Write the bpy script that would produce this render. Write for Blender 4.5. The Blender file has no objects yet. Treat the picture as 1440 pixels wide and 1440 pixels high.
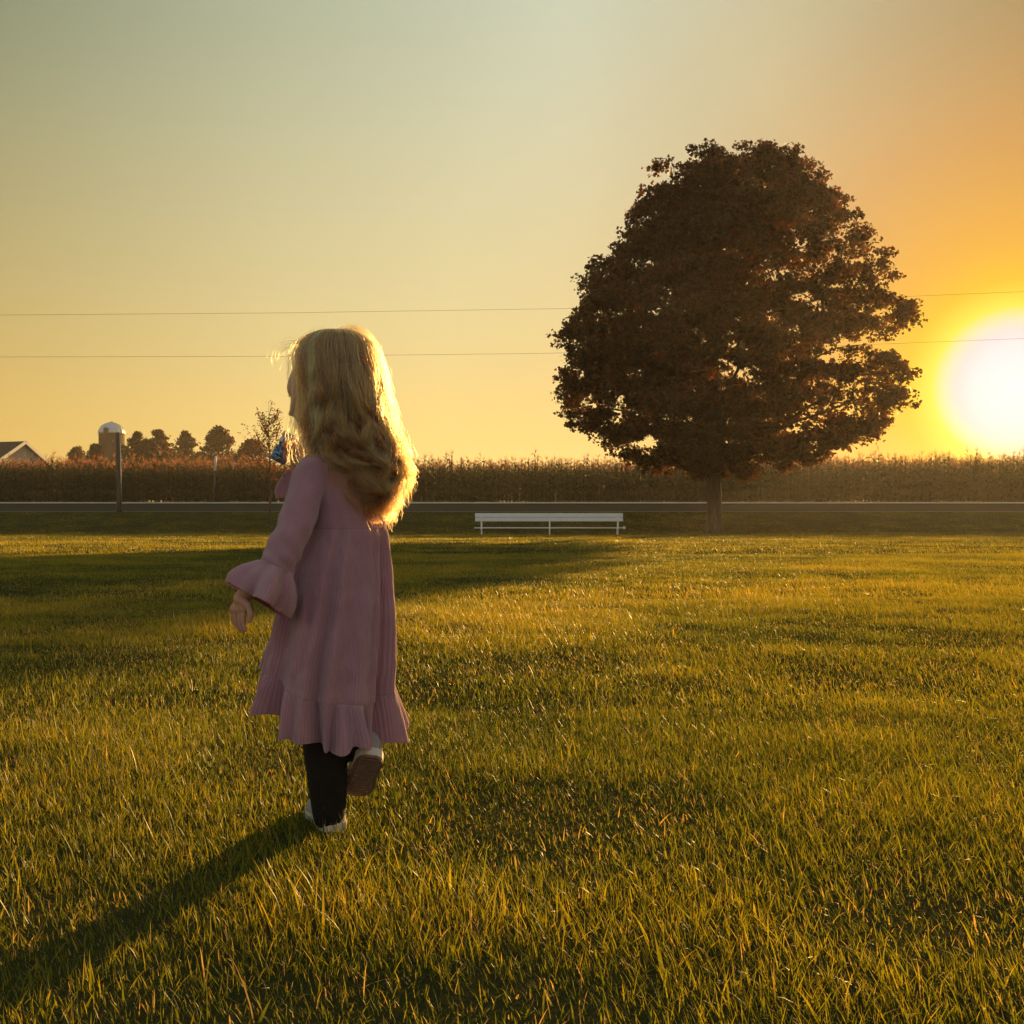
import bpy, bmesh, math
import numpy as np
from mathutils import Vector, Matrix

R = math.radians
rng = np.random.default_rng(11)
scene = bpy.context.scene
col = scene.collection

# ------------------------------------------------------------------ camera
CAM_H, F, HZ = 0.64, 1442.0, 728.0
cam = bpy.data.objects.new('camera', bpy.data.cameras.new('camera'))
col.objects.link(cam)
cam.location = (0, 0, CAM_H)
cam.rotation_euler = (R(90), 0, 0)
cam.data.sensor_width = 36.0
cam.data.lens = 36.0 * F / 1440.0
cam.data.shift_y = 8.0 / 1440.0
cam.data.clip_start = 0.05
cam.data.clip_end = 6000
scene.camera = cam

# ------------------------------------------------------------------ light
SUN_AZ, SUN_EL = R(26.2), R(7.3)
GLOW_EL = R(6.6)
world = bpy.data.worlds.new('World')
scene.world = world
world.use_nodes = True
wt = world.node_tree
wn, wl = wt.nodes, wt.links
wn.clear()

def nd(tree, kind, **kw):
    n = tree.nodes.new(kind)
    for k, v in kw.items():
        setattr(n, k, v)
    return n

def ramp(tree, fac, stops, interp='EASE'):
    r = tree.nodes.new('ShaderNodeValToRGB')
    cr = r.color_ramp
    cr.interpolation = interp
    while len(cr.elements) > 1:
        cr.elements.remove(cr.elements[-1])
    cr.elements[0].position = stops[0][0]
    cr.elements[0].color = tuple(stops[0][1]) + (1,)
    for p, c in stops[1:]:
        e = cr.elements.new(p)
        e.color = tuple(c) + (1,)
    tree.links.new(fac, r.inputs[0])
    return r.outputs[0]

def math_n(tree, op, a, b=None, c=None):
    m = tree.nodes.new('ShaderNodeMath')
    m.operation = op
    for i, v in enumerate((a, b, c)):
        if v is None:
            continue
        if isinstance(v, (int, float)):
            m.inputs[i].default_value = v
        else:
            tree.links.new(v, m.inputs[i])
    return m.outputs[0]

def mixc(tree, a, b, fac, blend='MIX'):
    m = tree.nodes.new('ShaderNodeMix')
    m.data_type = 'RGBA'
    m.blend_type = blend
    for sock, v in ((m.inputs[6], a), (m.inputs[7], b), (m.inputs[0], fac)):
        if isinstance(v, (int, float)):
            sock.default_value = v
        elif isinstance(v, tuple):
            sock.default_value = v + (1,) if len(v) == 3 else v
        else:
            tree.links.new(v, sock)
    return m.outputs[2]

def s2l(*c):
    return tuple((v / 255 / 12.92) if v / 255 <= 0.04045 else ((v / 255 + 0.055) / 1.055) ** 2.4 for v in c)

sky = nd(wt, 'ShaderNodeTexSky', sky_type='NISHITA')
sky.sun_disc = False
sky.sun_elevation = SUN_EL
sky.sun_rotation = SUN_AZ
sky.air_density = 1.6
sky.dust_density = 4.0
tc = nd(wt, 'ShaderNodeTexCoord')
sep = nd(wt, 'ShaderNodeSeparateXYZ')
wl.new(tc.outputs['Generated'], sep.inputs[0])
elev = math_n(wt, 'ARCSINE', sep.outputs[2])                     # radians above the horizon
e1 = math_n(wt, 'MULTIPLY', elev, 1 / R(60))
# clear evening sky: warm at the horizon, grey green overhead
base = ramp(wt, e1, [(0.0, s2l(236, 198, 106)), (0.09, s2l(236, 206, 128)), (0.20, s2l(225, 207, 152)),
                     (0.33, s2l(212, 204, 168)), (0.45, s2l(196, 198, 174)), (0.62, s2l(150, 160, 148)),
                     (1.0, s2l(150, 162, 168))], 'LINEAR')
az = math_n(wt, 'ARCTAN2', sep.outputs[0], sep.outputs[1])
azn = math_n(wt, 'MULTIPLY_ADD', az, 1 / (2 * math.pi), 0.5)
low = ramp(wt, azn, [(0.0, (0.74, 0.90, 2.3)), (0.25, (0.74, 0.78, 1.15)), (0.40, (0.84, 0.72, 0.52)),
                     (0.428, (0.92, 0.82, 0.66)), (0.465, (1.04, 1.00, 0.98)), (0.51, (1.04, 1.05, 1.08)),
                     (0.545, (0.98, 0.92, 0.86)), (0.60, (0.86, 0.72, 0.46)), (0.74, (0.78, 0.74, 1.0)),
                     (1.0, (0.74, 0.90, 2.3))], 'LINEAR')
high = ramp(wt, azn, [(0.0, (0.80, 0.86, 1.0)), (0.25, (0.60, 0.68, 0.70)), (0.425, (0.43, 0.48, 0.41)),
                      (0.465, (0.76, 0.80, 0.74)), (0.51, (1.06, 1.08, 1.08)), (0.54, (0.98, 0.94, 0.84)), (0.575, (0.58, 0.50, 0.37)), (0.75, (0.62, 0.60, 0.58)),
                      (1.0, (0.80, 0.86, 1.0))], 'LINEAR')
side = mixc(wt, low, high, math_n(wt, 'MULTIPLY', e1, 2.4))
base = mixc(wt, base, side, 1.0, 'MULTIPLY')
sund = (math.sin(SUN_AZ) * math.cos(GLOW_EL), math.cos(SUN_AZ) * math.cos(GLOW_EL), math.sin(GLOW_EL))
dot = nd(wt, 'ShaderNodeVectorMath', operation='DOT_PRODUCT')
wl.new(tc.outputs['Generated'], dot.inputs[0])
dot.inputs[1].default_value = sund
ang = math_n(wt, 'MULTIPLY', math_n(wt, 'ARCCOSINE', dot.outputs['Value']), 1 / R(40))
# aureole round the low sun
gl_fac = ramp(wt, ang, [(0.0, (1, 1, 1)), (0.12, (1, 1, 1)), (0.16, (0.85,) * 3), (0.24, (0.66,) * 3), (0.36, (0.42,) * 3), (0.5, (0.2,) * 3), (0.75, (0, 0, 0))], 'LINEAR')
gl_col = ramp(wt, ang, [(0.0, (0.95, 0.80, 0.92)), (0.05, (0.88, 0.72, 0.82)), (0.068, (0.80, 0.64, 0.70)), (0.082, s2l(236, 216, 180)), (0.098, s2l(238, 218, 70)), (0.13, s2l(224, 178, 10)),
                        (0.18, s2l(222, 156, 18)), (0.30, s2l(206, 130, 36)), (0.45, s2l(180, 120, 52)), (0.8, s2l(160, 120, 66))], 'LINEAR')
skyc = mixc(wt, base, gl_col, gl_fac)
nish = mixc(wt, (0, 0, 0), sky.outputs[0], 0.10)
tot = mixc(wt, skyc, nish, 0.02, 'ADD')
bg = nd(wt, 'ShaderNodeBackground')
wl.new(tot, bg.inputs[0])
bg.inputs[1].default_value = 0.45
wo = nd(wt, 'ShaderNodeOutputWorld')
wl.new(bg.outputs[0], wo.inputs[0])

sl = bpy.data.lights.new('sun', 'SUN')
sl.energy = 5.0
sl.angle = R(0.9)
sl.color = (1.0, 0.58, 0.18)
sun = bpy.data.objects.new('sun', sl)
col.objects.link(sun)
sdir = Vector((math.sin(SUN_AZ) * math.cos(SUN_EL), math.cos(SUN_AZ) * math.cos(SUN_EL), math.sin(SUN_EL)))
sun.rotation_euler = (-sdir).to_track_quat('-Z', 'Y').to_euler()
sun.location = (30, 60, 40)

vs = scene.view_settings
vs.view_transform = 'Standard'
vs.look = 'None'
vs.exposure = 1.2
vs.gamma = 1.0
cy = scene.cycles
cy.max_bounces = 6
cy.diffuse_bounces = 3
cy.glossy_bounces = 2
cy.transmission_bounces = 4
cy.volume_bounces = 0
cy.transparent_max_bounces = 8
cy.use_adaptive_sampling = True
cy.adaptive_threshold = 0.015
cy.use_denoising = True
cy.sample_clamp_indirect = 4.0

# ------------------------------------------------------------------ helpers
def W(px, row, y):
    return Vector(((px - 720) / F * y, y, CAM_H - (row - HZ) / F * y))

def tag(o, label=None, cat=None, group=None, kind=None):
    if label: o['label'] = label
    if cat: o['category'] = cat
    if group: o['group'] = group
    if kind: o['kind'] = kind
    return o

def link(o, parent=None):
    col.objects.link(o)
    if parent is not None:
        o.parent = parent
        o.matrix_parent_inverse = Matrix.Translation(parent.location).inverted() if parent.rotation_euler.z == 0 else \
            (Matrix.Translation(parent.location) @ parent.rotation_euler.to_matrix().to_4x4()).inverted()
    return o

def empty(name, loc):
    o = bpy.data.objects.new(name, None)
    o.empty_display_size = 0.2
    o.location = loc
    col.objects.link(o)
    return o

def np_mesh(name, verts, faces, mat=None, parent=None, smooth=False, attrs=None):
    """faces: (n,k) integer array of equal-sized polygons, or a list of such arrays"""
    if not isinstance(faces, (list, tuple)):
        faces = [faces]
    me = bpy.data.meshes.new(name)
    verts = np.asarray(verts, dtype=np.float32)
    me.vertices.add(len(verts))
    me.vertices.foreach_set('co', verts.ravel())
    nl = sum(f.size for f in faces)
    npoly = sum(len(f) for f in faces)
    me.loops.add(nl)
    me.polygons.add(npoly)
    me.loops.foreach_set('vertex_index', np.concatenate([f.ravel() for f in faces]).astype(np.int32))
    starts, off = [], 0
    for f in faces:
        starts.append(off + np.arange(len(f)) * f.shape[1])
        off += f.size
    me.polygons.foreach_set('loop_start', np.concatenate(starts).astype(np.int32))
    if smooth:
        me.polygons.foreach_set('use_smooth', np.ones(npoly, dtype=bool))
    me.update(calc_edges=True)
    for k, v in (attrs or {}).items():
        a = me.attributes.new(k, 'FLOAT', 'POINT')
        a.data.foreach_set('value', np.asarray(v, dtype=np.float32))
    if mat:
        me.materials.append(mat)
    o = bpy.data.objects.new(name, me)
    return link(o, parent)

class MB:
    """collects simple shapes into ONE mesh"""
    def __init__(s):
        s.v, s.f, s.n = [], [], 0
    def add(s, verts, faces):
        s.v.extend([tuple(v) for v in verts])
        s.f.extend([tuple(i + s.n for i in f) for f in faces])
        s.n += len(verts)
    def box(s, c, size, rot=None):
        c = Vector(c)
        h = [x / 2 for x in size]
        vs_ = [Vector((sx * h[0], sy * h[1], sz * h[2])) for sz in (-1, 1) for sy in (-1, 1) for sx in (-1, 1)]
        if rot is not None:
            vs_ = [rot @ v for v in vs_]
        s.add([v + c for v in vs_], [(0, 2, 3, 1), (4, 5, 7, 6), (0, 1, 5, 4), (2, 6, 7, 3), (0, 4, 6, 2), (1, 3, 7, 5)])
    def tube(s, pts, rad, n=10, caps=True):
        pts = [Vector(p) for p in pts]
        if isinstance(rad, (int, float)):
            rad = [rad] * len(pts)
        rings, up = [], None
        for i, p in enumerate(pts):
            t = (pts[min(i + 1, len(pts) - 1)] - pts[max(i - 1, 0)]).normalized()
            if up is None:
                up = t.orthogonal().normalized()
            up = (up - t * up.dot(t)).normalized()
            sd = t.cross(up)
            rings.append([p + (up * math.cos(a) + sd * math.sin(a)) * rad[i] for a in [2 * math.pi * k / n for k in range(n)]])
        vs_ = [v for r in rings for v in r]
        fs = []
        for i in range(len(pts) - 1):
            for k in range(n):
                a, b = i * n + k, i * n + (k + 1) % n
                fs.append((a, b, b + n, a + n))
        if caps:
            fs.append(tuple(range(n - 1, -1, -1)))
            fs.append(tuple(range((len(pts) - 1) * n, len(pts) * n)))
        s.add(vs_, fs)
    def ball(s, c, r, seg=12, rings=8, scale=(1, 1, 1)):
        c = Vector(c)
        vs_, fs = [c + Vector((0, 0, r * scale[2]))], []
        for i in range(1, rings):
            ph = math.pi * i / rings
            for k in range(seg):
                th = 2 * math.pi * k / seg
                vs_.append(c + Vector((r * scale[0] * math.sin(ph) * math.cos(th), r * scale[1] * math.sin(ph) * math.sin(th), r * scale[2] * math.cos(ph))))
        vs_.append(c - Vector((0, 0, r * scale[2])))
        for k in range(seg):
            fs.append((0, 1 + k, 1 + (k + 1) % seg))
            for i in range(rings - 2):
                a, b = 1 + i * seg + k, 1 + i * seg + (k + 1) % seg
                fs.append((a, a + seg, b + seg, b))
            a = 1 + (rings - 2) * seg
            fs.append((a + (k + 1) % seg, a + k, len(vs_) - 1))
        s.add(vs_, fs)
    def capsules(s, pts, rad, n=12):
        """a tapering limb with round joints (welded later by a voxel remesh)"""
        s.tube(pts, rad, n)
        for p, r in zip(pts, rad):
            s.ball(p, r * 0.995, n, 8)
    def build(s, name, mat, parent=None, smooth=False, bevel=0):
        me = bpy.data.meshes.new(name)
        me.from_pydata(s.v, [], s.f)
        me.materials.append(mat)
        if smooth:
            me.polygons.foreach_set('use_smooth', np.ones(len(me.polygons), dtype=bool))
        o = bpy.data.objects.new(name, me)
        link(o, parent)
        if bevel:
            b = o.modifiers.new('bevel', 'BEVEL')
            b.width = bevel
            b.segments = 2
            b.limit_method = 'ANGLE'
        return o

def bake(o):
    """apply modifiers"""
    dg = bpy.context.evaluated_depsgraph_get()
    dg.update()
    me = bpy.data.meshes.new_from_object(o.evaluated_get(dg))
    o.modifiers.clear()
    o.data = me
    me.polygons.foreach_set('use_smooth', np.ones(len(me.polygons), dtype=bool))
    return o

def remesh(o, voxel, smooth_it=3):
    m = o.modifiers.new('r', 'REMESH')
    m.mode = 'VOXEL'
    m.voxel_size = voxel
    m.use_smooth_shade = True
    s = o.modifiers.new('s', 'SMOOTH')
    s.iterations = smooth_it
    s.factor = 0.5
    return bake(o)

def mat(name, base, rough=0.8, spec=0.3, noise_scale=None, noise_amt=0.25, second=None, bump=0.0, bump_scale=None, metallic=0.0, detail=6, stretch=None):
    m = bpy.data.materials.new(name)
    m.use_nodes = True
    t = m.node_tree
    p = t.nodes['Principled BSDF']
    p.inputs['Base Color'].default_value = tuple(base) + (1,)
    p.inputs['Roughness'].default_value = rough
    p.inputs['Specular IOR Level'].default_value = spec
    p.inputs['Metallic'].default_value = metallic
    if noise_scale:
        c = nd(t, 'ShaderNodeTexCoord')
        src = c.outputs['Object']
        if stretch:
            mp = nd(t, 'ShaderNodeMapping')
            mp.inputs['Scale'].default_value = stretch
            t.links.new(src, mp.inputs[0])
            src = mp.outputs[0]
        n = nd(t, 'ShaderNodeTexNoise')
        n.inputs['Scale'].default_value = noise_scale
        n.inputs['Detail'].default_value = detail
        n.inputs['Roughness'].default_value = 0.65
        t.links.new(src, n.inputs[0])
        sec = second or tuple(v * (1 - noise_amt) for v in base)
        r = ramp(t, n.outputs[0], [(0.3, sec), (0.68, tuple(base))], 'LINEAR')
        t.links.new(r, p.inputs['Base Color'])
        if bump:
            nb = nd(t, 'ShaderNodeTexNoise')
            nb.inputs['Scale'].default_value = bump_scale or noise_scale * 4
            nb.inputs['Detail'].default_value = 5
            t.links.new(src, nb.inputs[0])
            b = nd(t, 'ShaderNodeBump')
            b.inputs['Strength'].default_value = bump
            b.inputs['Distance'].default_value = 0.02
            t.links.new(nb.outputs[0], b.inputs['Height'])
            t.links.new(b.outputs[0], p.inputs['Normal'])
    return m

def leaf_mat(name, stops, transl=0.45, rough=0.5, spec=0.35, tr_tint=(1.25, 1.1, 0.5), attr='tint'):
    """thin plant tissue: reflects and lets light through; hue varies per leaf by an attribute"""
    m = bpy.data.materials.new(name)
    m.use_nodes = True
    t = m.node_tree
    p = t.nodes['Principled BSDF']
    a = nd(t, 'ShaderNodeAttribute', attribute_name=attr)
    c = ramp(t, a.outputs['Fac'], stops, 'LINEAR')
    t.links.new(c, p.inputs['Base Color'])
    p.inputs['Roughness'].default_value = rough
    p.inputs['Specular IOR Level'].default_value = spec
    tr = nd(t, 'ShaderNodeBsdfTranslucent')
    tc_ = mixc(t, c, tuple(tr_tint), 1.0, 'MULTIPLY')
    t.links.new(tc_, tr.inputs[0])
    mx = nd(t, 'ShaderNodeMixShader')
    mx.inputs[0].default_value = transl
    t.links.new(p.outputs[0], mx.inputs[1])
    t.links.new(tr.outputs[0], mx.inputs[2])
    t.links.new(mx.outputs[0], t.nodes['Material Output'].inputs[0])
    return m

_tab = rng.random((256, 256))
def vnoise(x, y):
    """smooth value noise in 0..1, numpy arrays"""
    xi, yi = np.floor(x).astype(int), np.floor(y).astype(int)
    fx, fy = x - xi, y - yi
    fx, fy = fx * fx * (3 - 2 * fx), fy * fy * (3 - 2 * fy)
    g = lambda a, b: _tab[a & 255, b & 255]
    return (g(xi, yi) * (1 - fx) + g(xi + 1, yi) * fx) * (1 - fy) + (g(xi, yi + 1) * (1 - fx) + g(xi + 1, yi + 1) * fx) * fy

# ------------------------------------------------------------------ terrain
PY = np.array([-400, 39.0, 41, 49.0, 49.6, 58.0, 60.2, 61.2, 200, 400.0])
PZ = np.array([0, 0, 0.06, 0.875, 0.92, 1.384, 1.535, 1.56, 1.7, 1.7])
def gz(x, y):
    x, y = np.asarray(x, float), np.asarray(y, float)
    z = np.interp(y, PY, PZ)
    near = np.clip((47 - y) / 8, 0, 1) * np.clip((y + 30) / 20, 0, 1) * np.clip((60 - np.abs(x)) / 20, 0, 1)
    und = (vnoise(x * 0.55 + 30, y * 0.55 + 9) - 0.5) * 0.035 + (vnoise(x * 1.5 + 70, y * 1.5 + 40) - 0.5) * 0.022
    far = np.clip((y - 5) / 20, 0, 1)
    return z + near * (und * (1 - 0.5 * far))

def grid_sheet(name, xs, ys, zfun, m, lift=0.0):
    X, Y = np.meshgrid(xs, ys)
    Z = zfun(X, Y) + lift
    v = np.stack([X, Y, Z], -1).reshape(-1, 3)
    nx, ny = len(xs), len(ys)
    i = (np.arange(ny - 1)[:, None] * nx + np.arange(nx - 1)[None]).ravel()
    f = np.stack([i, i + 1, i + 1 + nx, i + nx], -1)
    return np_mesh(name, v, f, m, smooth=True)

soil = mat('thatch_soil', (0.06, 0.055, 0.02), 1.0, 0.0, 2.2, second=(0.03, 0.036, 0.012), bump=0.6, bump_scale=40, detail=9)
xs = np.concatenate([[-400, -200, -90], np.arange(-60, 60.1, 0.6), [90, 200, 400]])
xs = np.unique(np.concatenate([xs, np.arange(-6, 6, 0.2)]))
ys = np.unique(np.concatenate([[-400, -60, -30], np.arange(-20, 0, 1.0), np.arange(0, 12, 0.2), np.arange(12, 50, 0.5), PY]))
g = grid_sheet('ground', xs, ys, gz, soil)
tag(g, 'dark soil and thatch under the lawn and the corn field', kind='structure')

asphalt = mat('asphalt', (0.05, 0.042, 0.027), 0.95, 0.1, 14, second=(0.034, 0.029, 0.018), bump=0.4, bump_scale=90)
gravel = mat('pale_gravel', (0.62, 0.58, 0.53), 0.9, 0.2, 3, second=(0.42, 0.38, 0.33), bump=0.5, bump_scale=50)
paint = mat('road_paint', (0.75, 0.73, 0.66), 0.7, 0.3, 5, second=(0.5, 0.48, 0.42))
rx = np.array([-400, -200, -100, 0, 100, 200, 400.0])
zp = lambda x, y: np.interp(y, PY, PZ) + 0 * x
rd = grid_sheet('road', rx, np.array([49.6, 53.8, 58.0]), zp, asphalt, 0.008)
tag(rd, 'dark asphalt country road running across behind the bench', kind='structure')
sh = grid_sheet('road_shoulder', rx, np.array([58.9, 60.2, 60.9]), zp, gravel, 0.012)
tag(sh, 'pale gravel shoulder between the road and the corn', kind='structure')
ln = grid_sheet('road_line', rx, np.array([49.75, 49.86]), zp, paint, 0.014)
tag(ln, 'white edge line painted along the near side of the road', kind='structure')

# ------------------------------------------------------------------ grass
def blades(n_seg, px, py, length, width, lean0, lean1, faz, waz, tint):
    """ribbon blades: n_seg segments, pointed tip. returns verts, tris, tint"""
    n = len(px)
    base = np.stack([px, py, gz(px, py) - 0.004], -1)
    d = np.stack([np.cos(faz), np.sin(faz)], -1)
    wv = np.stack([np.cos(waz), np.sin(waz), np.zeros(n)], -1)
    P = base.copy()
    V, step = [], length / n_seg
    nv = 2 * n_seg + 1
    for k in range(n_seg + 1):
        t = k / n_seg
        w = width * (1 - t ** 1.7) * (0.75 + 0.5 * min(t * 3, 1)) / 1.25
        if k < n_seg:
            V.append(P - wv * w[:, None] / 2)
            V.append(P + wv * w[:, None] / 2)
        else:
            V.append(P)
        a = lean0 + (lean1 - lean0) * (t + 0.5 / n_seg)
        P = P + np.concatenate([d * (np.sin(a) * step)[:, None], (np.cos(a) * step)[:, None]], -1)
    V = np.stack(V, 1)                      # n, nv, 3
    tr = []
    for k in range(n_seg - 1):
        a = 2 * k
        tr += [(a, a + 1, a + 3), (a, a + 3, a + 2)]
    tr.append((2 * (n_seg - 1), 2 * (n_seg - 1) + 1, nv - 1))
    T = (np.arange(n)[:, None, None] * nv + np.array(tr)[None]).reshape(-1, 3)
    return V.reshape(-1, 3), T, np.repeat(tint, nv)

def scatter(y0, y1, dens, wide=0.70, extra=0.5):
    area = wide * (y1 ** 2 - y0 ** 2) + 2 * extra * (y1 - y0)
    n = int(area * dens)
    y = np.sqrt(rng.random(int(n * 1.0)) * (y1 ** 2 - y0 ** 2) + y0 ** 2)
    x = (rng.random(len(y)) * 2 - 1) * (wide * y + extra)
    return x, y

def grass_zone(y0, y1, dens, seg, lmean, wmean, big=1.0):
    x, y = scatter(y0, y1, dens)
    # patchy growth
    c1 = vnoise(x * 3.1, y * 3.1)
    c2 = vnoise(x * 0.7 + 50, y * 0.7 + 13)
    c3 = vnoise(x * 9 + 20, y * 9 + 73)
    keep = rng.random(len(x)) < np.clip(0.35 + 0.6 * c1 + 0.5 * c3, 0, 1)
    x, y, c1, c2, c3 = x[keep], y[keep], c1[keep], c2[keep], c3[keep]
    n = len(x)
    ln_ = lmean * (0.40 + 0.65 * c1 + 0.5 * c2) * rng.lognormal(0, 0.33, n)
    tall = rng.random(n) < 0.03
    ln_[tall] *= rng.uniform(1.4, 2.4, tall.sum())
    wd_k = np.where(tall, 1.25, 1.0)
    wd = wmean * rng.lognormal(0, 0.35, n) * wd_k
    lean0 = np.abs(rng.normal(0.25, 0.25, n))
    lean1 = lean0 + np.abs(rng.normal(0.35, 0.45, n))
    flat = rng.random(n) < 0.22
    lean0[flat] = rng.uniform(1.0, 1.5, flat.sum())
    lean1[flat] = rng.uniform(1.3, 1.75, flat.sum())
    faz = rng.uniform(0, 2 * math.pi, n)
    # a shared lean, combed by the wind and the mower
    comb = rng.random(n) < 0.45
    faz[comb] = (2.6 + 1.2 * (c2[comb] - 0.5) + rng.normal(0, 0.5, comb.sum()))
    waz = rng.uniform(0, math.pi, n)
    tint = np.clip(0.34 + 0.5 * (c2 - 0.5) + 0.3 * (c1 - 0.5) + rng.normal(0, 0.15, n), 0, 0.72)
    dry = rng.random(n) < 0.06 + 0.12 * (c1 < 0.35)
    tint[dry] = rng.uniform(0.78, 1.0, dry.sum())
    ln_[dry] *= 0.85
    return blades(seg, x, y, ln_, wd, lean0, lean1, faz, waz, tint)

def merge(parts):
    V, T, A, off = [], [], [], 0
    for v, t, a in parts:
        V.append(v); T.append(t + off); A.append(a)
        off += len(v)
    return np.concatenate(V), np.concatenate(T), np.concatenate(A)

grass_m = leaf_mat('grass_blade', [(0.0, (0.04, 0.07, 0.010)), (0.35, (0.145, 0.175, 0.014)), (0.7, (0.29, 0.26, 0.022)),
                                   (0.78, (0.32, 0.26, 0.10)), (1.0, (0.42, 0.30, 0.14))], 0.52, 0.45, 0.35, (1.7, 1.35, 0.5))
parts = [grass_zone(0.75, 3.4, 30000, 4, 0.0245, 0.0018),
         grass_zone(3.4, 8.0, 13000, 3, 0.025, 0.0025),
         grass_zone(8.0, 18, 3800, 2, 0.028, 0.0048),
         grass_zone(18, 49.3, 560, 1, 0.036, 0.014)]
v, t, a = merge(parts)
gr = np_mesh('grass', v, t, grass_m, attrs={'tint': a})
tag(gr, 'short mown lawn grass with dry blades mixed in', kind='stuff')

# ------------------------------------------------------------------ corn field
def corn_proto(rg):
    V, T, A = [], [], []
    def addv(ps, ts, tint):
        off = len(V)
        V.extend(ps); A.extend([tint] * len(ps)); T.extend([tuple(i + off for i in q) for q in ts])
    H = rg.uniform(2.05, 2.4)
    bend = rg.uniform(-0.06, 0.06, 2)
    ctr = lambda z: np.array([bend[0] * (z / H) ** 2, bend[1] * (z / H) ** 2, z])
    st = rg.uniform(0.25, 0.45)
    for z0, z1 in ((0, 0.8), (0.8, 1.6), (1.6, H)):
        r0, r1 = 0.014 - 0.003 * z0, 0.014 - 0.003 * z1
        ps = [ctr(z) + r * np.array([math.cos(a), math.sin(a), 0]) for z, r in ((z0, r0), (z1, r1)) for a in (0, 2.1, 4.2)]
        addv(ps, [(0, 1, 4), (0, 4, 3), (1, 2, 5), (1, 5, 4), (2, 0, 3), (2, 3, 5)], st)
    az_ = rg.uniform(0, math.pi)
    nl = 13
    for k in range(nl):
        z = 0.15 + (H - 0.35) * k / (nl - 1)
        a = az_ + math.pi * k + rg.normal(0, 0.35)
        L = rg.uniform(0.45, 0.75) * (1 - 0.3 * abs(k / nl - 0.45))
        w = rg.uniform(0.03, 0.05)
        d = np.array([math.cos(a), math.sin(a), 0]); s = np.array([-math.sin(a), math.cos(a), 0.25 * rg.normal()])
        P, ps, ang_ = ctr(z), [], rg.uniform(0.45, 0.8)
        droop = rg.uniform(0.45, 0.75)
        for j in range(5):
            ww = w * (0.7, 1, 0.9, 0.6, 0.05)[j]
            ps += [P - s * ww, P + s * ww]
            P = P + (d * math.sin(ang_) + np.array([0, 0, math.cos(ang_)])) * L / 4
            ang_ += droop
        tt = []
        for j in range(4):
            b = 2 * j
            tt += [(b, b + 1, b + 3), (b, b + 3, b + 2)]
        addv(ps, tt, float(np.clip(rg.normal(0.28 + 0.25 * (k < 4), 0.12), 0, 0.7)))
    top = ctr(H)
    for k in range(9):                                               # tassel
        a, sp = rg.uniform(0, 2 * math.pi), (0.0 if k == 0 else rg.uniform(0.3, 0.75))
        L = 0.36 if k == 0 else rg.uniform(0.18, 0.30)
        d = np.array([math.cos(a) * math.sin(sp), math.sin(a) * math.sin(sp), math.cos(sp)])
        s = np.cross(d, [math.sin(a * 3), math.cos(a * 5), 0.1]); s = s / np.linalg.norm(s) * 0.009
        m_ = top + d * L * 0.55; e = top + d * L + np.array([d[0], d[1], 0]) * L * 0.2
        addv([top - s * .5, top + s * .5, m_ - s, m_ + s, e], [(0, 1, 3), (0, 3, 2), (2, 3, 4)], rg.uniform(0.82, 1.0))
    return np.array(V), np.array(T), np.array(A)

corn_m = leaf_mat('corn_leaf', [(0.0, (0.05, 0.06, 0.018)), (0.3, (0.09, 0.085, 0.028)), (0.6, (0.20, 0.145, 0.06)), (0.8, (0.26, 0.16, 0.07)),
                                (0.85, (0.36, 0.15, 0.08)), (1.0, (0.46, 0.21, 0.11))], 0.3, 0.6, 0.2, (1.2, 1.0, 0.6))
protos = [corn_proto(np.random.default_rng(100 + k)) for k in range(14)]
cx, cyy = [], []
for r_ in range(16):
    xx = np.arange(-62, 66, 0.17 if r_ < 4 else 0.26)
    xx = xx + rng.normal(0, 0.04, len(xx))
    cx.append(xx); cyy.append(61.6 + 0.75 * r_ + rng.normal(0, 0.05, len(xx)))
cx, cyy = np.concatenate(cx), np.concatenate(cyy)
which = rng.integers(0, len(protos), len(cx))
parts = []
for k, (pv, pt, pa) in enumerate(protos):
    m_ = which == k
    X, Y = cx[m_], cyy[m_]
    n = len(X)
    an = rng.uniform(0, 2 * math.pi, n)
    hs = (1.0 + 0.055 * (vnoise(X * 0.12, Y * 0.2) - 0.5) * 2 + rng.normal(0, 0.085, n)) * np.interp(X, [-46, 0, 18, 30, 64], [1.0, 1.0, 1.03, 1.12, 1.16])
    c, s = np.cos(an)[:, None], np.sin(an)[:, None]
    vx = pv[None, :, 0] * c - pv[None, :, 1] * s + X[:, None]
    vy = pv[None, :, 0] * s + pv[None, :, 1] * c + Y[:, None]
    vz = pv[None, :, 2] * hs[:, None] + gz(X, Y)[:, None]
    V = np.stack([vx, vy, vz], -1).reshape(-1, 3)
    T = (np.arange(n)[:, None, None] * len(pv) + pt[None]).reshape(-1, 3)
    A = np.clip(np.tile(pa, (n, 1)) + rng.normal(0, 0.03, (n, 1)), 0, 1).ravel()
    parts.append((V, T, A))
v, t, a = merge(parts)
cf = np_mesh('corn_field', v, t, corn_m, attrs={'tint': a})
tag(cf, 'tall drying corn with reddish tassels beyond the road', 'corn field', kind='stuff')

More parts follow.
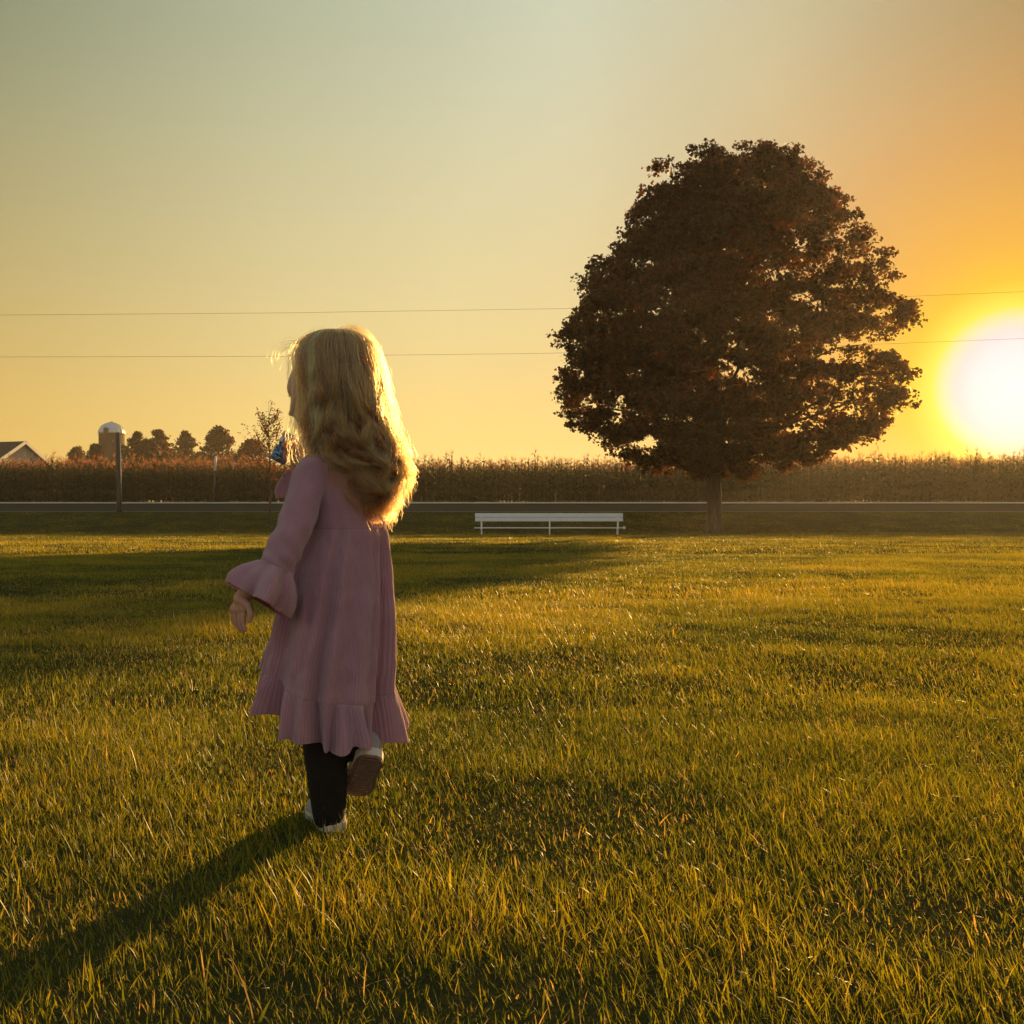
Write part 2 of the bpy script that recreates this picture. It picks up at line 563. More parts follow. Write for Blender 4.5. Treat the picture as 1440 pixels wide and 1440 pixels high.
# ------------------------------------------------------------------ trees
def maple_leaves(centres, sizes, per, leaf, rg, tint0=0.4, flat=0.55):
    """leaf clumps: each leaf a five-pointed folded polygon of 4 tris"""
    n = len(centres) * per
    C = np.repeat(centres, per, 0)
    S = np.repeat(sizes, per)
    u = rg.normal(0, 1, (n, 3))
    u /= np.linalg.norm(u, axis=1)[:, None]
    r_ = rg.random(n) ** 0.45
    P = C + u * (r_ * S)[:, None] * np.array([1, 1, flat])
    nrm = rg.normal(0, 1, (n, 3)) * 0.9 + np.array([0, 0, 0.5])
    nrm /= np.linalg.norm(nrm, axis=1)[:, None]
    h = rg.normal(0, 1, (n, 3))
    d = h - nrm * (h * nrm).sum(1)[:, None]
    d /= np.linalg.norm(d, axis=1)[:, None]
    s = np.cross(nrm, d)
    L = (leaf * rg.lognormal(0, 0.22, n))[:, None]
    V = np.stack([P - d * L * 0.45, P + s * L * 0.55 + d * L * 0.05, P + s * L * 0.2 + d * L * 0.12, P + d * L * 0.6,
                  P - s * L * 0.2 + d * L * 0.12, P - s * L * 0.55 + d * L * 0.05, P + s * L * 0.3 - d * L * 0.35, P - s * L * 0.3 - d * L * 0.35], 1)
    tri = np.array([(0, 2, 4), (2, 3, 4), (0, 1, 2), (0, 4, 5), (0, 6, 1), (0, 5, 7)])
    T = (np.arange(n)[:, None, None] * 8 + tri[None]).reshape(-1, 3)
    ct = np.repeat(np.clip(rg.normal(tint0, 0.16, len(centres)), 0, 1), per)
    A = np.repeat(np.clip(ct + rg.normal(0, 0.1, n), 0, 1), 8)
    return V.reshape(-1, 3), T, A

bark = mat('bark', (0.13, 0.10, 0.075), 0.95, 0.1, 3, second=(0.06, 0.045, 0.035), bump=0.9, bump_scale=14, stretch=(3, 3, 0.6))
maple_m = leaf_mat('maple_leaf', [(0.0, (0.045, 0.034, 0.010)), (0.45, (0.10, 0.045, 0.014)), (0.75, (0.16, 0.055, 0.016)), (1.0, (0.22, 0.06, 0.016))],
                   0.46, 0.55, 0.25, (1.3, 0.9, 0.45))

TY = 40.3
tz0 = float(gz(8, TY))
TX = (1004 - 720) / F * TY
prof = [(208, 998, 1020), (216, 968, 1048), (228, 938, 1105), (240, 912, 1150), (262, 902, 1160), (285, 890, 1178), (310, 880, 1215),
        (335, 862, 1240), (370, 832, 1245), (400, 812, 1260), (430, 798, 1272), (470, 785, 1290), (500, 776, 1290), (525, 778, 1283),
        (550, 786, 1280), (590, 800, 1266), (620, 832, 1222), (640, 862, 1180), (655, 905, 1130), (668, 960, 1065)]
def maple():
    rg = np.random.default_rng(21)
    sc = TY / F
    zz = np.array([CAM_H - (r_ - HZ) * sc for r_, _, _ in prof])[::-1]
    rl = np.array([(1004 - l) * sc for _, l, _ in prof])[::-1]
    rr = np.array([(r_ - 1010) * sc for _, _, r_ in prof])[::-1]
    root = empty('maple_tree', (TX, TY, tz0))
    tag(root, 'large rounded maple tree in dark leaf standing alone beside the bench', 'tree')
    # limbs
    mb = MB()
    mb.tube([(TX, TY, tz0 - 0.1), (TX, TY, tz0 + 0.25), (TX + .02, TY, tz0 + 1), (TX - .02, TY, tz0 + 2.4), (TX + .03, TY, tz0 + 4.2), (TX, TY + .05, tz0 + 7), (TX + .1, TY, tz0 + 10.5), (TX + .1, TY, tz0 + 13.4)],
            [0.46, 0.34, 0.29, 0.28, 0.25, 0.19, 0.1, 0.03], 12)
    for k in range(46):
        f = rg.random() ** 0.9
        zb = tz0 + 2.3 + 8.5 * f
        a = k * 2.4 + rg.normal(0, 0.3)
        zt = min(zb + rg.uniform(0.8, 3.4) * (1 - 0.3 * f), 14)
        w_ = (math.cos(a) + 1) / 2
        rad = (np.interp(zt, zz, rr) * w_ + np.interp(zt, zz, rl) * (1 - w_)) * rg.uniform(0.7, 0.93)
        p0 = Vector((TX, TY, zb)); p3 = Vector((TX + rad * math.cos(a), TY + rad * math.sin(a), zt))
        pts = []
        for j in range(7):
            q = j / 6
            p = p0.lerp(p3, q)
            p.z += math.sin(q * math.pi) * 0.5 + rg.normal(0, 0.08)
            p.x += rg.normal(0, 0.1) * q; p.y += rg.normal(0, 0.1) * q
            pts.append(p)
        r0 = 0.10 * (1 - 0.5 * f)
        mb.tube(pts, [r0 * (1 - 0.85 * j / 6) for j in range(7)], 6)
        for j in (2, 3, 4, 5):
            for _ in range(2):
                e = pts[j] + Vector(rg.normal(0, 0.45, 3)) + (pts[j] - Vector((TX, TY, pts[j].z))) * -0.06
                mb.tube([pts[j], pts[j].lerp(e, .5) + Vector((0, 0, .08)), e], [r0 * .35, r0 * .2, 0.008], 5)
    tr = mb.build('trunk', bark, root, smooth=True)
    # crown: leafy boughs in layers, each bough a flattened cluster of clumps
    C, SZ = [], []
    nb = 0
    while nb < 1500:
        z = rg.uniform(zz[0], zz[-1] - .35); a = rg.uniform(0, 2 * math.pi)
        w_ = (math.cos(a) + 1) / 2
        rad = np.interp(z, zz, rr) * w_ + np.interp(z, zz, rl) * (1 - w_)
        if rg.random() > (rad / 7.4) ** 1.1 + 0.05:
            continue
        q = 1 - 0.75 * rg.random() ** 1.7
        br = rg.uniform(0.28, 0.80)
        rc = max(rad * q - br * 0.70, 0) * rg.uniform(0.97, 1.03)
        x0, y0 = rc * math.cos(a), rc * math.sin(a)
        gap = 0.65 * float(vnoise(np.array([x0 * .55 + 60]), np.array([z * 1.1 + 20]))[0]) + 0.35 * float(vnoise(np.array([x0 * 1.7 + 10]), np.array([z * 2.6 + 50]))[0])
        right = min(max((x0 - 0.2) / 3, 0), 1) * min(max((10.0 - z) / 3, 0), 1)
        if gap > 0.735 - 0.17 * right and q > .3:
            nb += 0.45
            continue
        nb += 1
        m_ = int(18 * br)
        u = rg.normal(0, 1, (m_, 3)); u /= np.linalg.norm(u, axis=1)[:, None]
        u *= (rg.random(m_) ** 0.5)[:, None] * br
        tilt = 0.18
        C.append(np.stack([TX + x0 + u[:, 0], TY + y0 + u[:, 1], z + u[:, 2] * 0.55 - tilt * (u[:, 0] * math.cos(a) + u[:, 1] * math.sin(a))], -1))
        SZ.append(rg.uniform(0.18, 0.42, m_))
    C = np.concatenate(C); sz = np.concatenate(SZ)
    top_ok = C[:, 2] < zz[-1] + .15
    C, sz = C[top_ok], sz[top_ok]
    v, t, a_ = maple_leaves(C, sz, 19, 0.12, rg)
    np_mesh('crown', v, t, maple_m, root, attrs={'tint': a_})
maple()

def small_tree(name, label, px, y, row_top, half_px, kind, seed, group=None):
    rg = np.random.default_rng(seed)
    c = W(px, 700, y)
    z0 = float(gz(c.x, y))
    H = W(px, row_top, y).z - z0
    rw = half_px / F * y
    root = empty(name, (c.x, y, z0))
    tag(root, label, 'tree', group)
    mb = MB()
    mb.tube([(c.x, y, z0 - .1), (c.x + .05, y, z0 + H * .5), (c.x, y, z0 + H * .93)], [H * .022, H * .014, H * .004], 7)
    cs, sz = [], []
    if kind == 'pine':
        nl = 15
        for k in range(nl):
            f = k / (nl - 1)
            zc = z0 + H * (0.25 + 0.72 * f)
            nb = 7 if f < 0.8 else 4
            for j in range(nb):
                rr_ = rw * (1.02 - 0.93 * f) * rg.uniform(0.55, 1.25)
                a = j * 2 * math.pi / nb + k * 0.7 + rg.normal(0, 0.15)
                e = Vector((c.x + rr_ * math.cos(a), y + rr_ * math.sin(a), zc + rr_ * rg.uniform(0.3, 0.95)))
                b = Vector((c.x, y, zc + rg.normal(0, H * .03)))
                mb.tube([b, b.lerp(e, .5), e], [H * .006, H * .004, H * .002], 4)
                for q in np.linspace(0.3, 1, 6):
                    p = b.lerp(e, float(q))
                    cs.append((p.x, p.y, p.z)); sz.append(H * rg.uniform(0.03, 0.055))
        leaf, per, tint = H * 0.02, 22, 0.15
    else:
        dens = 420 if kind == 'round' else 260
        for _ in range(dens):
            a, q = rg.uniform(0, 2 * math.pi), rg.random() ** 0.45
            f = rg.random()
            prof_ = math.sin(math.pi * min(1, 0.12 + 0.86 * f)) ** 0.6
            rr_ = rw * prof_ * q * rg.uniform(0.85, 1.1)
            p = (c.x + rr_ * math.cos(a), y + rr_ * math.sin(a), z0 + H * (0.18 + 0.8 * f))
            cs.append(p); sz.append(H * rg.uniform(0.04, 0.07))
        for k in range(9):
            a = k * 2.4
            mb.tube([(c.x, y, z0 + H * (.2 + .05 * k)), (c.x + rw * .6 * math.cos(a), y + rw * .6 * math.sin(a), z0 + H * (.42 + .055 * k))], [H * .01, H * .003], 5)
        leaf, per, tint = H * 0.024, 22, 0.35
    v, t, a_ = maple_leaves(np.array(cs), np.array(sz), per, leaf, rg, tint, 0.7)
    mb.build('trunk', bark, root, smooth=True)
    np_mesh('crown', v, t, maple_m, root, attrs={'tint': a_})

G = 'trees beyond the corn field'
small_tree('round_tree', 'tiny dark bush left of the silo, just above the corn', 108, 150, 628, 15, 'round', 1, G)
small_tree('round_tree', 'low ragged bush against the left foot of the silo', 134, 130, 624, 12, 'round', 2, G)
small_tree('pine_tree', 'pine nearest the silo, spiky dark outline above the corn', 193, 140, 609, 40, 'pine', 3, G)
small_tree('pine_tree', 'middle pine of the three, widest and tallest crown', 223, 140, 606, 46, 'pine', 4, G)
small_tree('pine_tree', 'small pine standing next to the round leafy tree', 261, 150, 609, 36, 'pine', 5, G)
small_tree('round_tree', 'broad round leafy tree right of the pines', 307, 140, 600, 26, 'round', 6, G)
small_tree('round_tree', 'low wide bush behind the thin sapling', 354, 130, 617, 30, 'round', 7, G)

def sapling():
    rg = np.random.default_rng(5)
    y = 44.0
    b = W(380, 736, y)
    b.z = float(gz(b.x, y))
    root = empty('sapling', b)
    tag(root, 'thin young tree with sparse leaves in front of the girl\'s face', 'tree')
    mb = MB()
    top = W(378, 566, y)
    pts = [Vector((b.x, y, b.z - .05)).lerp(top, f) + Vector((rg.normal(0, .02), rg.normal(0, .02), 0)) for f in np.linspace(0, 1, 9)]
    mb.tube(pts, [0.055, 0.05, .045, .04, .03, .022, .016, .01, .005], 7)
    cs = []
    for k in range(60):
        f = 0.30 + 0.62 * rg.random()
        p = pts[0].lerp(top, f)
        a = k * 2.4
        L = rg.uniform(0.7, 1.7) * (1.2 - f)
        e = p + Vector((math.cos(a) * L, math.sin(a) * L, L * rg.uniform(0.9, 1.6)))
        m_ = p.lerp(e, .5) + Vector((math.cos(a), math.sin(a), 0)) * .12
        mb.tube([p, m_, e], [.014, .009, .003], 5)
        for q in np.linspace(0.3, 1, 7):
            pp = p.lerp(m_, float(q) * 2) if q < .5 else m_.lerp(e, float(q) * 2 - 1)
            cs.append(tuple(pp))
    for q in np.linspace(.6, 1, 8):
        cs.append(tuple(pts[0].lerp(top, float(q))))
    v, t, a_ = maple_leaves(np.array(cs), np.full(len(cs), 0.16), 3, 0.07, rg, 0.5, 1)
    mb.build('trunk', bark, root, smooth=True)
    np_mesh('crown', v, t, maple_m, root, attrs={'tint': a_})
sapling()

# ------------------------------------------------------------------ house and silo
siding = mat('pale_siding', (0.45, 0.44, 0.42), 0.7, 0.2, 2, second=(0.38, 0.37, 0.35), stretch=(0.3, 0.3, 6))
shingle = mat('dark_shingle', (0.07, 0.055, 0.05), 0.9, 0.1, 3, second=(0.045, 0.036, 0.034), bump=0.4)
white_trim = mat('white_trim', (0.75, 0.74, 0.7), 0.6, 0.3, 3, noise_amt=0.1)
glass = mat('window_glass', (0.03, 0.035, 0.04), 0.1, 0.6, 2)

def gable_roof(L, D, ze, zr, over=0.5, th=0.22):
    """roof slabs, ridge along local x, gable trims returned too"""
    mb, tbs = MB(), []
    s = Vector((0, D / 2 + over, ze - over * (zr - ze) / (D / 2) - zr))
    for sg in (-1, 1):
        e = Vector((0, sg * (D / 2 + over), zr + s.z))
        r_ = Vector((0, 0, zr))
        nrm = Vector((0, sg * (zr - ze), D / 2)).normalized() * th
        for dx in (1,):
            a, b = Vector((-L / 2 - over, 0, 0)), Vector((L / 2 + over, 0, 0))
            q = [a + r_, b + r_, b + e, a + e]
            mb.add(q + [p + nrm for p in q], [(0, 1, 2, 3), (7, 6, 5, 4), (0, 4, 5, 1), (1, 5, 6, 2), (2, 6, 7, 3), (3, 7, 4, 0)])
        for ex in (-1, 1):
            o = Vector((ex * (L / 2 + over + 0.04), 0, 0))
            d = (e - r_).normalized()
            mid = (r_ + e) / 2 + o
            rot = Matrix.Rotation(math.atan2(d.z, d.y), 3, 'X')
            tb = MB()
            tbs.append(tb)
            tb.box(mid + nrm * .3, (0.07, (e - r_).length, 0.34), rot)
    return mb, tbs

def house():
    y = 118.0
    c = W(-28, 640, y)
    z0 = 1.6
    root = empty('farmhouse', (c.x, y, z0))
    tag(root, 'grey farmhouse with dark gabled roof at the left edge behind the corn', 'house')
    ze, zr = 5.2, 7.5
    def gable_wall(L, D, ze_, zr_, off=Vector((0, 0, 0)), swap=False):
        mb = MB()
        h, d = L / 2, D / 2
        p = [(-h, -d, 0), (h, -d, 0), (h, d, 0), (-h, d, 0), (-h, -d, ze_), (h, -d, ze_), (h, d, ze_), (-h, d, ze_), (-h, 0, zr_), (h, 0, zr_)]
        p = [Vector(q) for q in p]
        if swap:
            p = [Vector((-q.y, q.x, q.z)) for q in p]
        mb.add([q + off for q in p], [(0, 1, 5, 4), (2, 3, 7, 6), (1, 2, 6, 9, 5), (3, 0, 4, 8, 7)])
        return mb
    rot = Matrix.Rotation(R(-18), 4, 'Z')
    place = Matrix.Translation((c.x, y, z0)) @ rot
    def put(mb, name, m_, parent=root):
        mb.v = [tuple(place @ Vector(v)) for v in mb.v]
        return mb.build(name, m_, parent)
    wl_ = put(gable_wall(12, 7.6, ze, zr - .08), 'wall', siding)
    rb, tb = gable_roof(12, 7.6, ze, zr)
    put(rb, 'roof', shingle)
    for b_ in tb:
        put(b_, 'rake_trim', white_trim)
    # front wing with a lower gable
    off = Vector((1.1, -5.2, 0))
    wv = gable_wall(4.2, 5.4, ze - .4, zr - 1.0, off, swap=True)
    put(wv, 'wing_wall', siding)
    rb, tb = gable_roof(4.2, 5.4, ze - .4, zr - .92)
    for b_ in [rb] + tb:
        b_.v = [tuple(Vector((-q[1], q[0], q[2])) + off) for q in b_.v]
    put(rb, 'wing_roof', shingle)
    for b_ in tb:
        put(b_, 'rake_trim', white_trim)
    for yy in (-1.6, 1.6):
        wb = MB(); wb.box((6.03, yy, 4.1), (0.08, 1.0, 1.4))
        w1 = put(wb, 'window', white_trim)
        gb = MB(); gb.box((6.08, yy, 4.1), (0.05, 0.8, 1.2))
        put(gb, 'pane', glass, w1)
house()

def silo():
    y = 190.0
    c = W(157, 640, y)
    z0, rad = 1.65, 17.2 / F * y
    ztop = W(157, 610, y).z
    root = empty('silo', (c.x, y, z0))
    tag(root, 'round farm silo with brown wall and pale domed metal cap', 'silo')
    brown = mat('silo_block', (0.085, 0.048, 0.036), 0.85, 0.2, 0.8, second=(0.055, 0.034, 0.028), bump=0.3)
    galv = mat('galvanised_dome', (0.58, 0.62, 0.66), 0.45, 0.5, 0.8, second=(0.48, 0.52, 0.56), metallic=0.25)
    n = 40
    mb = MB()
    zs = np.linspace(0, ztop - z0, 34)
    pts, rads = [], []
    for k, z in enumerate(zs):
        for dz, rr_ in ((0.0, 0.0), (0.42, 0.0), (0.45, 0.035), (0.52, 0.035)):
            if k < len(zs) - 1:
                pts.append((c.x, y, z0 + z + dz)); rads.append(rad + rr_)
    pts.append((c.x, y, ztop)); rads.append(rad)
    mb.tube(pts, rads, n)
    mb.build('wall', brown, root)
    db = MB()
    dp, dr = [], []
    for k in range(13):
        ph = k / 12 * math.pi / 2
        dp.append((c.x, y, ztop + 0.004 + rad * 0.92 * math.sin(ph))); dr.append((rad + .08) * max(math.cos(ph), 0.02))
    db.tube(dp, dr, n)
    dome = db.build('dome', galv, root, smooth=True)
    for k in range(20):
        a = 2 * math.pi * k / 20
        rb = MB() if k == 0 else rb
        rb.tube([(c.x + (rad + .1) * math.cos(p_) * math.cos(a), y + (rad + .1) * math.cos(p_) * math.sin(a), ztop + rad * .925 * math.sin(p_)) for p_ in np.linspace(0.02, 1.5, 9)], 0.05, 4)
    rb.build('seam_ribs', galv, dome)
    vb = MB()
    vb.tube([(c.x, y, ztop + rad * .9), (c.x, y, ztop + rad * .9 + .3)], [0.35, 0.1], 12)
    vb.build('vent', galv, dome)
    hb = MB()
    hb.box((c.x - .1, y - rad + 0.1, ztop + 0.35), (0.75, 0.9, 0.75))
    hb.add([Vector((c.x - .6, y - rad - .45, ztop + .73)), Vector((c.x + .4, y - rad - .45, ztop + .73)), Vector((c.x - .1, y - rad - .45, ztop + 1.0)),
            Vector((c.x - .6, y - rad + 1.2, ztop + .73)), Vector((c.x + .4, y - rad + 1.2, ztop + .73)), Vector((c.x - .1, y - rad + 1.2, ztop + 1.0))],
           [(0, 1, 2), (5, 4, 3), (0, 2, 5, 3), (2, 1, 4, 5), (1, 0, 3, 4)])
    hb.build('hatch', brown, dome)
    cb = MB()                                                          # filling chute down the sunlit side
    a = R(-35)
    p0 = Vector((c.x + (rad + .3) * math.cos(a), y + (rad + .3) * math.sin(a), 0))
    cb.tube([(p0.x, p0.y, z0), (p0.x, p0.y, ztop - .4)], 0.34, 10)
    cb.build('chute', brown, root, smooth=True)
silo()

# ------------------------------------------------------------------ posts and wires
wood = mat('weathered_wood', (0.16, 0.13, 0.105), 0.9, 0.15, 5, second=(0.08, 0.065, 0.055), bump=0.8, stretch=(6, 6, 0.5))
metal = mat('dull_metal', (0.5, 0.5, 0.48), 0.45, 0.5, 6, noise_amt=0.2, metallic=0.6)
p = W(167.5, 719, 50.3)
p.z = float(np.interp(50.3, PY, PZ))
yb = 49.1
p = Vector(((167.5 - 720) / F * yb, yb, float(np.interp(yb, PY, PZ))))
root = empty('wooden_pole', p)
tag(root, 'thick weathered wooden pole at the roadside in front of the silo', 'pole')
tp = W(166, 609, yb)
mb = MB()
mb.tube([p - Vector((0, 0, .3)), p + Vector((0, 0, .9)), p.lerp(tp, .6), tp, tp + Vector((0, 0, .03))], [.125, .12, .11, .10, .05], 16)
mb.build('shaft', wood, root, smooth=True)
mb = MB()
mb.tube([tp + Vector((-.1, -.1, -.42)), tp + Vector((-.13, -.26, -.42))], .015, 8)
mb.ball(tp + Vector((-.13, -.28, -.42)), .045, 12, 8)
mb.build('insulator', metal, root, smooth=True)
mb = MB()
mb.tube([p + Vector((.15, -.06, 0.1)), tp + Vector((.125, -.05, -.5))], .016, 6)
mb.build('conduit', metal, root, smooth=True)

yb = 61.0
p = Vector(((299.5 - 720) / F * yb, yb, float(np.interp(yb, PY, PZ))))
tp = W(303.5, 641, yb)
root = empty('marker_post', p)
tag(root, 'slim leaning marker post with pale top at the edge of the corn', 'post')
mb = MB(); mb.tube([p - Vector((0, 0, .2)), p.lerp(tp, .68)], [.075, .065], 10)
mb.build('shaft', wood, root, smooth=True)
mb = MB(); mb.tube([p.lerp(tp, .682), p.lerp(tp, .96), tp], [.078, .07, .03], 10)
mb.build('marker_sleeve', white_trim, root, smooth=True)

wire_m = mat('wire', (0.05, 0.045, 0.04), 0.6, 0.3, 4)
for pts, lab in (([(-900, 446), (-300, 445.5), (0, 443), (400, 440), (790, 434), (1130, 423), (1440, 410), (2200, 372)], 'upper of the two overhead wires crossing the sky'),
                 ([(-900, 500), (-300, 502), (0, 502), (400, 501), (760, 497), (1130, 488), (1440, 476), (2200, 442)], 'lower of the two overhead wires crossing the sky')):
    mb = MB()
    mb.tube([W(a, b, 52.0) for a, b in pts], 0.0065, 6)
    o = mb.build('overhead_wire', wire_m, smooth=True)
    tag(o, lab, 'wire', 'overhead wires')

# ------------------------------------------------------------------ bench
def bench():
    y = 38.2
    s = y / F
    x0, x1 = (668 - 720) * s, (876 - 720) * s
    root = empty('bench', ((x0 + x1) / 2, y, 0))
    tag(root, 'long low white metal bench with a blue grey backboard on the lawn', 'bench')
    alu = mat('white_painted_metal', (0.86, 0.89, 0.93), 0.4, 0.5, 4, noise_amt=0.08)
    cap_m = mat('white_plastic_cap', (0.85, 0.83, 0.78), 0.4, 0.5, 4, noise_amt=0.05)
    zt, zb_ = CAM_H + 6.3 * s, CAM_H - 5.2 * s
    for a, b in ((zb_, (zb_ + zt) / 2 - .006), ((zb_ + zt) / 2 + .006, zt)):
        mb = MB(); mb.box(((x0 + x1) / 2, y, (a + b) / 2), (x1 - x0, 0.035, b - a))
        mb.build('backrest_plank', alu, root, bevel=0.008)
    zs_ = CAM_H - 14.3 * s
    mb = MB(); mb.box(((x0 + x1) / 2, y + 0.24, zs_ - .005), (x1 - x0 + .08, 0.24, 0.04))
    mb.build('seat', alu, root, bevel=0.008)
    mb = MB(); mb.tube([(x0 - .03, y + .06, zs_), (x1 + .02, y + .06, zs_)], 0.022, 10)
    mb.build('rail', alu, root, smooth=True)
    for px in (677, 773, 869):
        xx = (px - 720) * s
        mb = MB()
        mb.box((xx, y + .04, (zt + zs_) / 2 - .06), (0.06, 0.045, zt - zs_ - .1))
        mb.tube([(xx, y + .04, zs_ + .02), (xx, y + .04, 0.0)], 0.022, 8)
        mb.tube([(xx, y + .36, zs_ - .03), (xx, y + .36, 0.0)], 0.022, 8)
        mb.box((xx, y + .2, zs_ - .045), (0.05, .36, .035))
        lg = mb.build('leg', alu, root)
        mb = MB(); mb.ball((xx, y + .0, zs_ - .03), 0.045, 12, 8)
        mb.build('cap', cap_m, lg, smooth=True)
    mb = MB(); mb.ball((x1 + .05, y + .05, zs_), 0.06, 12, 8)
    mb.build('end_cap', cap_m, root, smooth=True)
bench()
#GIRL
# ------------------------------------------------------------------ the girl
GY = 2.12
skin_m = mat('skin', (0.55, 0.30, 0.22), 0.55, 0.35, 30, noise_amt=0.08)
_p = skin_m.node_tree.nodes['Principled BSDF']
_p.inputs['Subsurface Weight'].default_value = 0.35
_p.inputs['Subsurface Radius'].default_value = (0.012, 0.004, 0.002)
_p.inputs['Subsurface Scale'].default_value = 1.0

def knit_mat():
    m = bpy.data.materials.new('mauve_rib_knit')
    m.use_nodes = True
    t = m.node_tree
    p = t.nodes['Principled BSDF']
    c = nd(t, 'ShaderNodeTexCoord')
    n = nd(t, 'ShaderNodeTexNoise')
    n.inputs['Scale'].default_value = 18
    n.inputs['Detail'].default_value = 5
    t.links.new(c.outputs['Object'], n.inputs[0])
    base_ = ramp(t, n.outputs[0], [(0.3, (0.60, 0.32, 0.42)), (0.7, (0.70, 0.40, 0.50))], 'LINEAR')
    # ribs run along each garment by its own coordinates (rib = turns round, row = length)
    a1 = nd(t, 'ShaderNodeAttribute', attribute_name='rib')
    a2 = nd(t, 'ShaderNodeAttribute', attribute_name='row')
    s1 = math_n(t, 'SINE', math_n(t, 'MULTIPLY', a1.outputs['Fac'], 2 * math.pi))
    s2 = math_n(t, 'SINE', math_n(t, 'MULTIPLY', a2.outputs['Fac'], 2 * math.pi))
    h = math_n(t, 'MULTIPLY_ADD', s2, 0.45, s1)
    b = nd(t, 'ShaderNodeBump')
    b.inputs['Strength'].default_value = 0.5
    b.inputs['Distance'].default_value = 0.0018
    t.links.new(h, b.inputs['Height'])
    t.links.new(b.outputs[0], p.inputs['Normal'])
    sh_ = math_n(t, 'MULTIPLY_ADD', s1, 0.08, 0.92)
    cc = mixc(t, base_, sh_, 1.0, 'MULTIPLY')
    t.links.new(cc, p.inputs['Base Color'])
    p.inputs['Roughness'].default_value = 0.9
    p.inputs['Specular IOR Level'].default_value = 0.15
    p.inputs['Sheen Weight'].default_value = 0.9
    p.inputs['Sheen Roughness'].default_value = 0.4
    tr = nd(t, 'ShaderNodeBsdfTranslucent')
    t.links.new(mixc(t, cc, (1.2, 0.7, 0.6), 1.0, 'MULTIPLY'), tr.inputs[0])
    mx = nd(t, 'ShaderNodeMixShader')
    mx.inputs[0].default_value = 0.30
    t.links.new(p.outputs[0], mx.inputs[1])
    t.links.new(tr.outputs[0], mx.inputs[2])
    t.links.new(mx.outputs[0], t.nodes['Material Output'].inputs[0])
    return m
knit = knit_mat()
legging_m = mat('black_legging', (0.018, 0.016, 0.016), 0.85, 0.2, 60, noise_amt=0.3, bump=0.2)
shoe_m = mat('grey_canvas', (0.42, 0.38, 0.37), 0.85, 0.2, 80, noise_amt=0.2, bump=0.3)
rubber_m = mat('white_rubber', (0.72, 0.66, 0.60), 0.6, 0.3, 30, noise_amt=0.12)
tread_m = mat('tan_outsole', (0.24, 0.155, 0.12), 0.8, 0.25, 40, noise_amt=0.2, bump=0.3)

girl = empty('person', (-0.372, GY, 0))
tag(girl, 'small girl with long wavy blond hair walking away in a mauve knit dress', 'person')

def sweep(path, radii, n=14):
    return [Vector(p) for p in path], radii

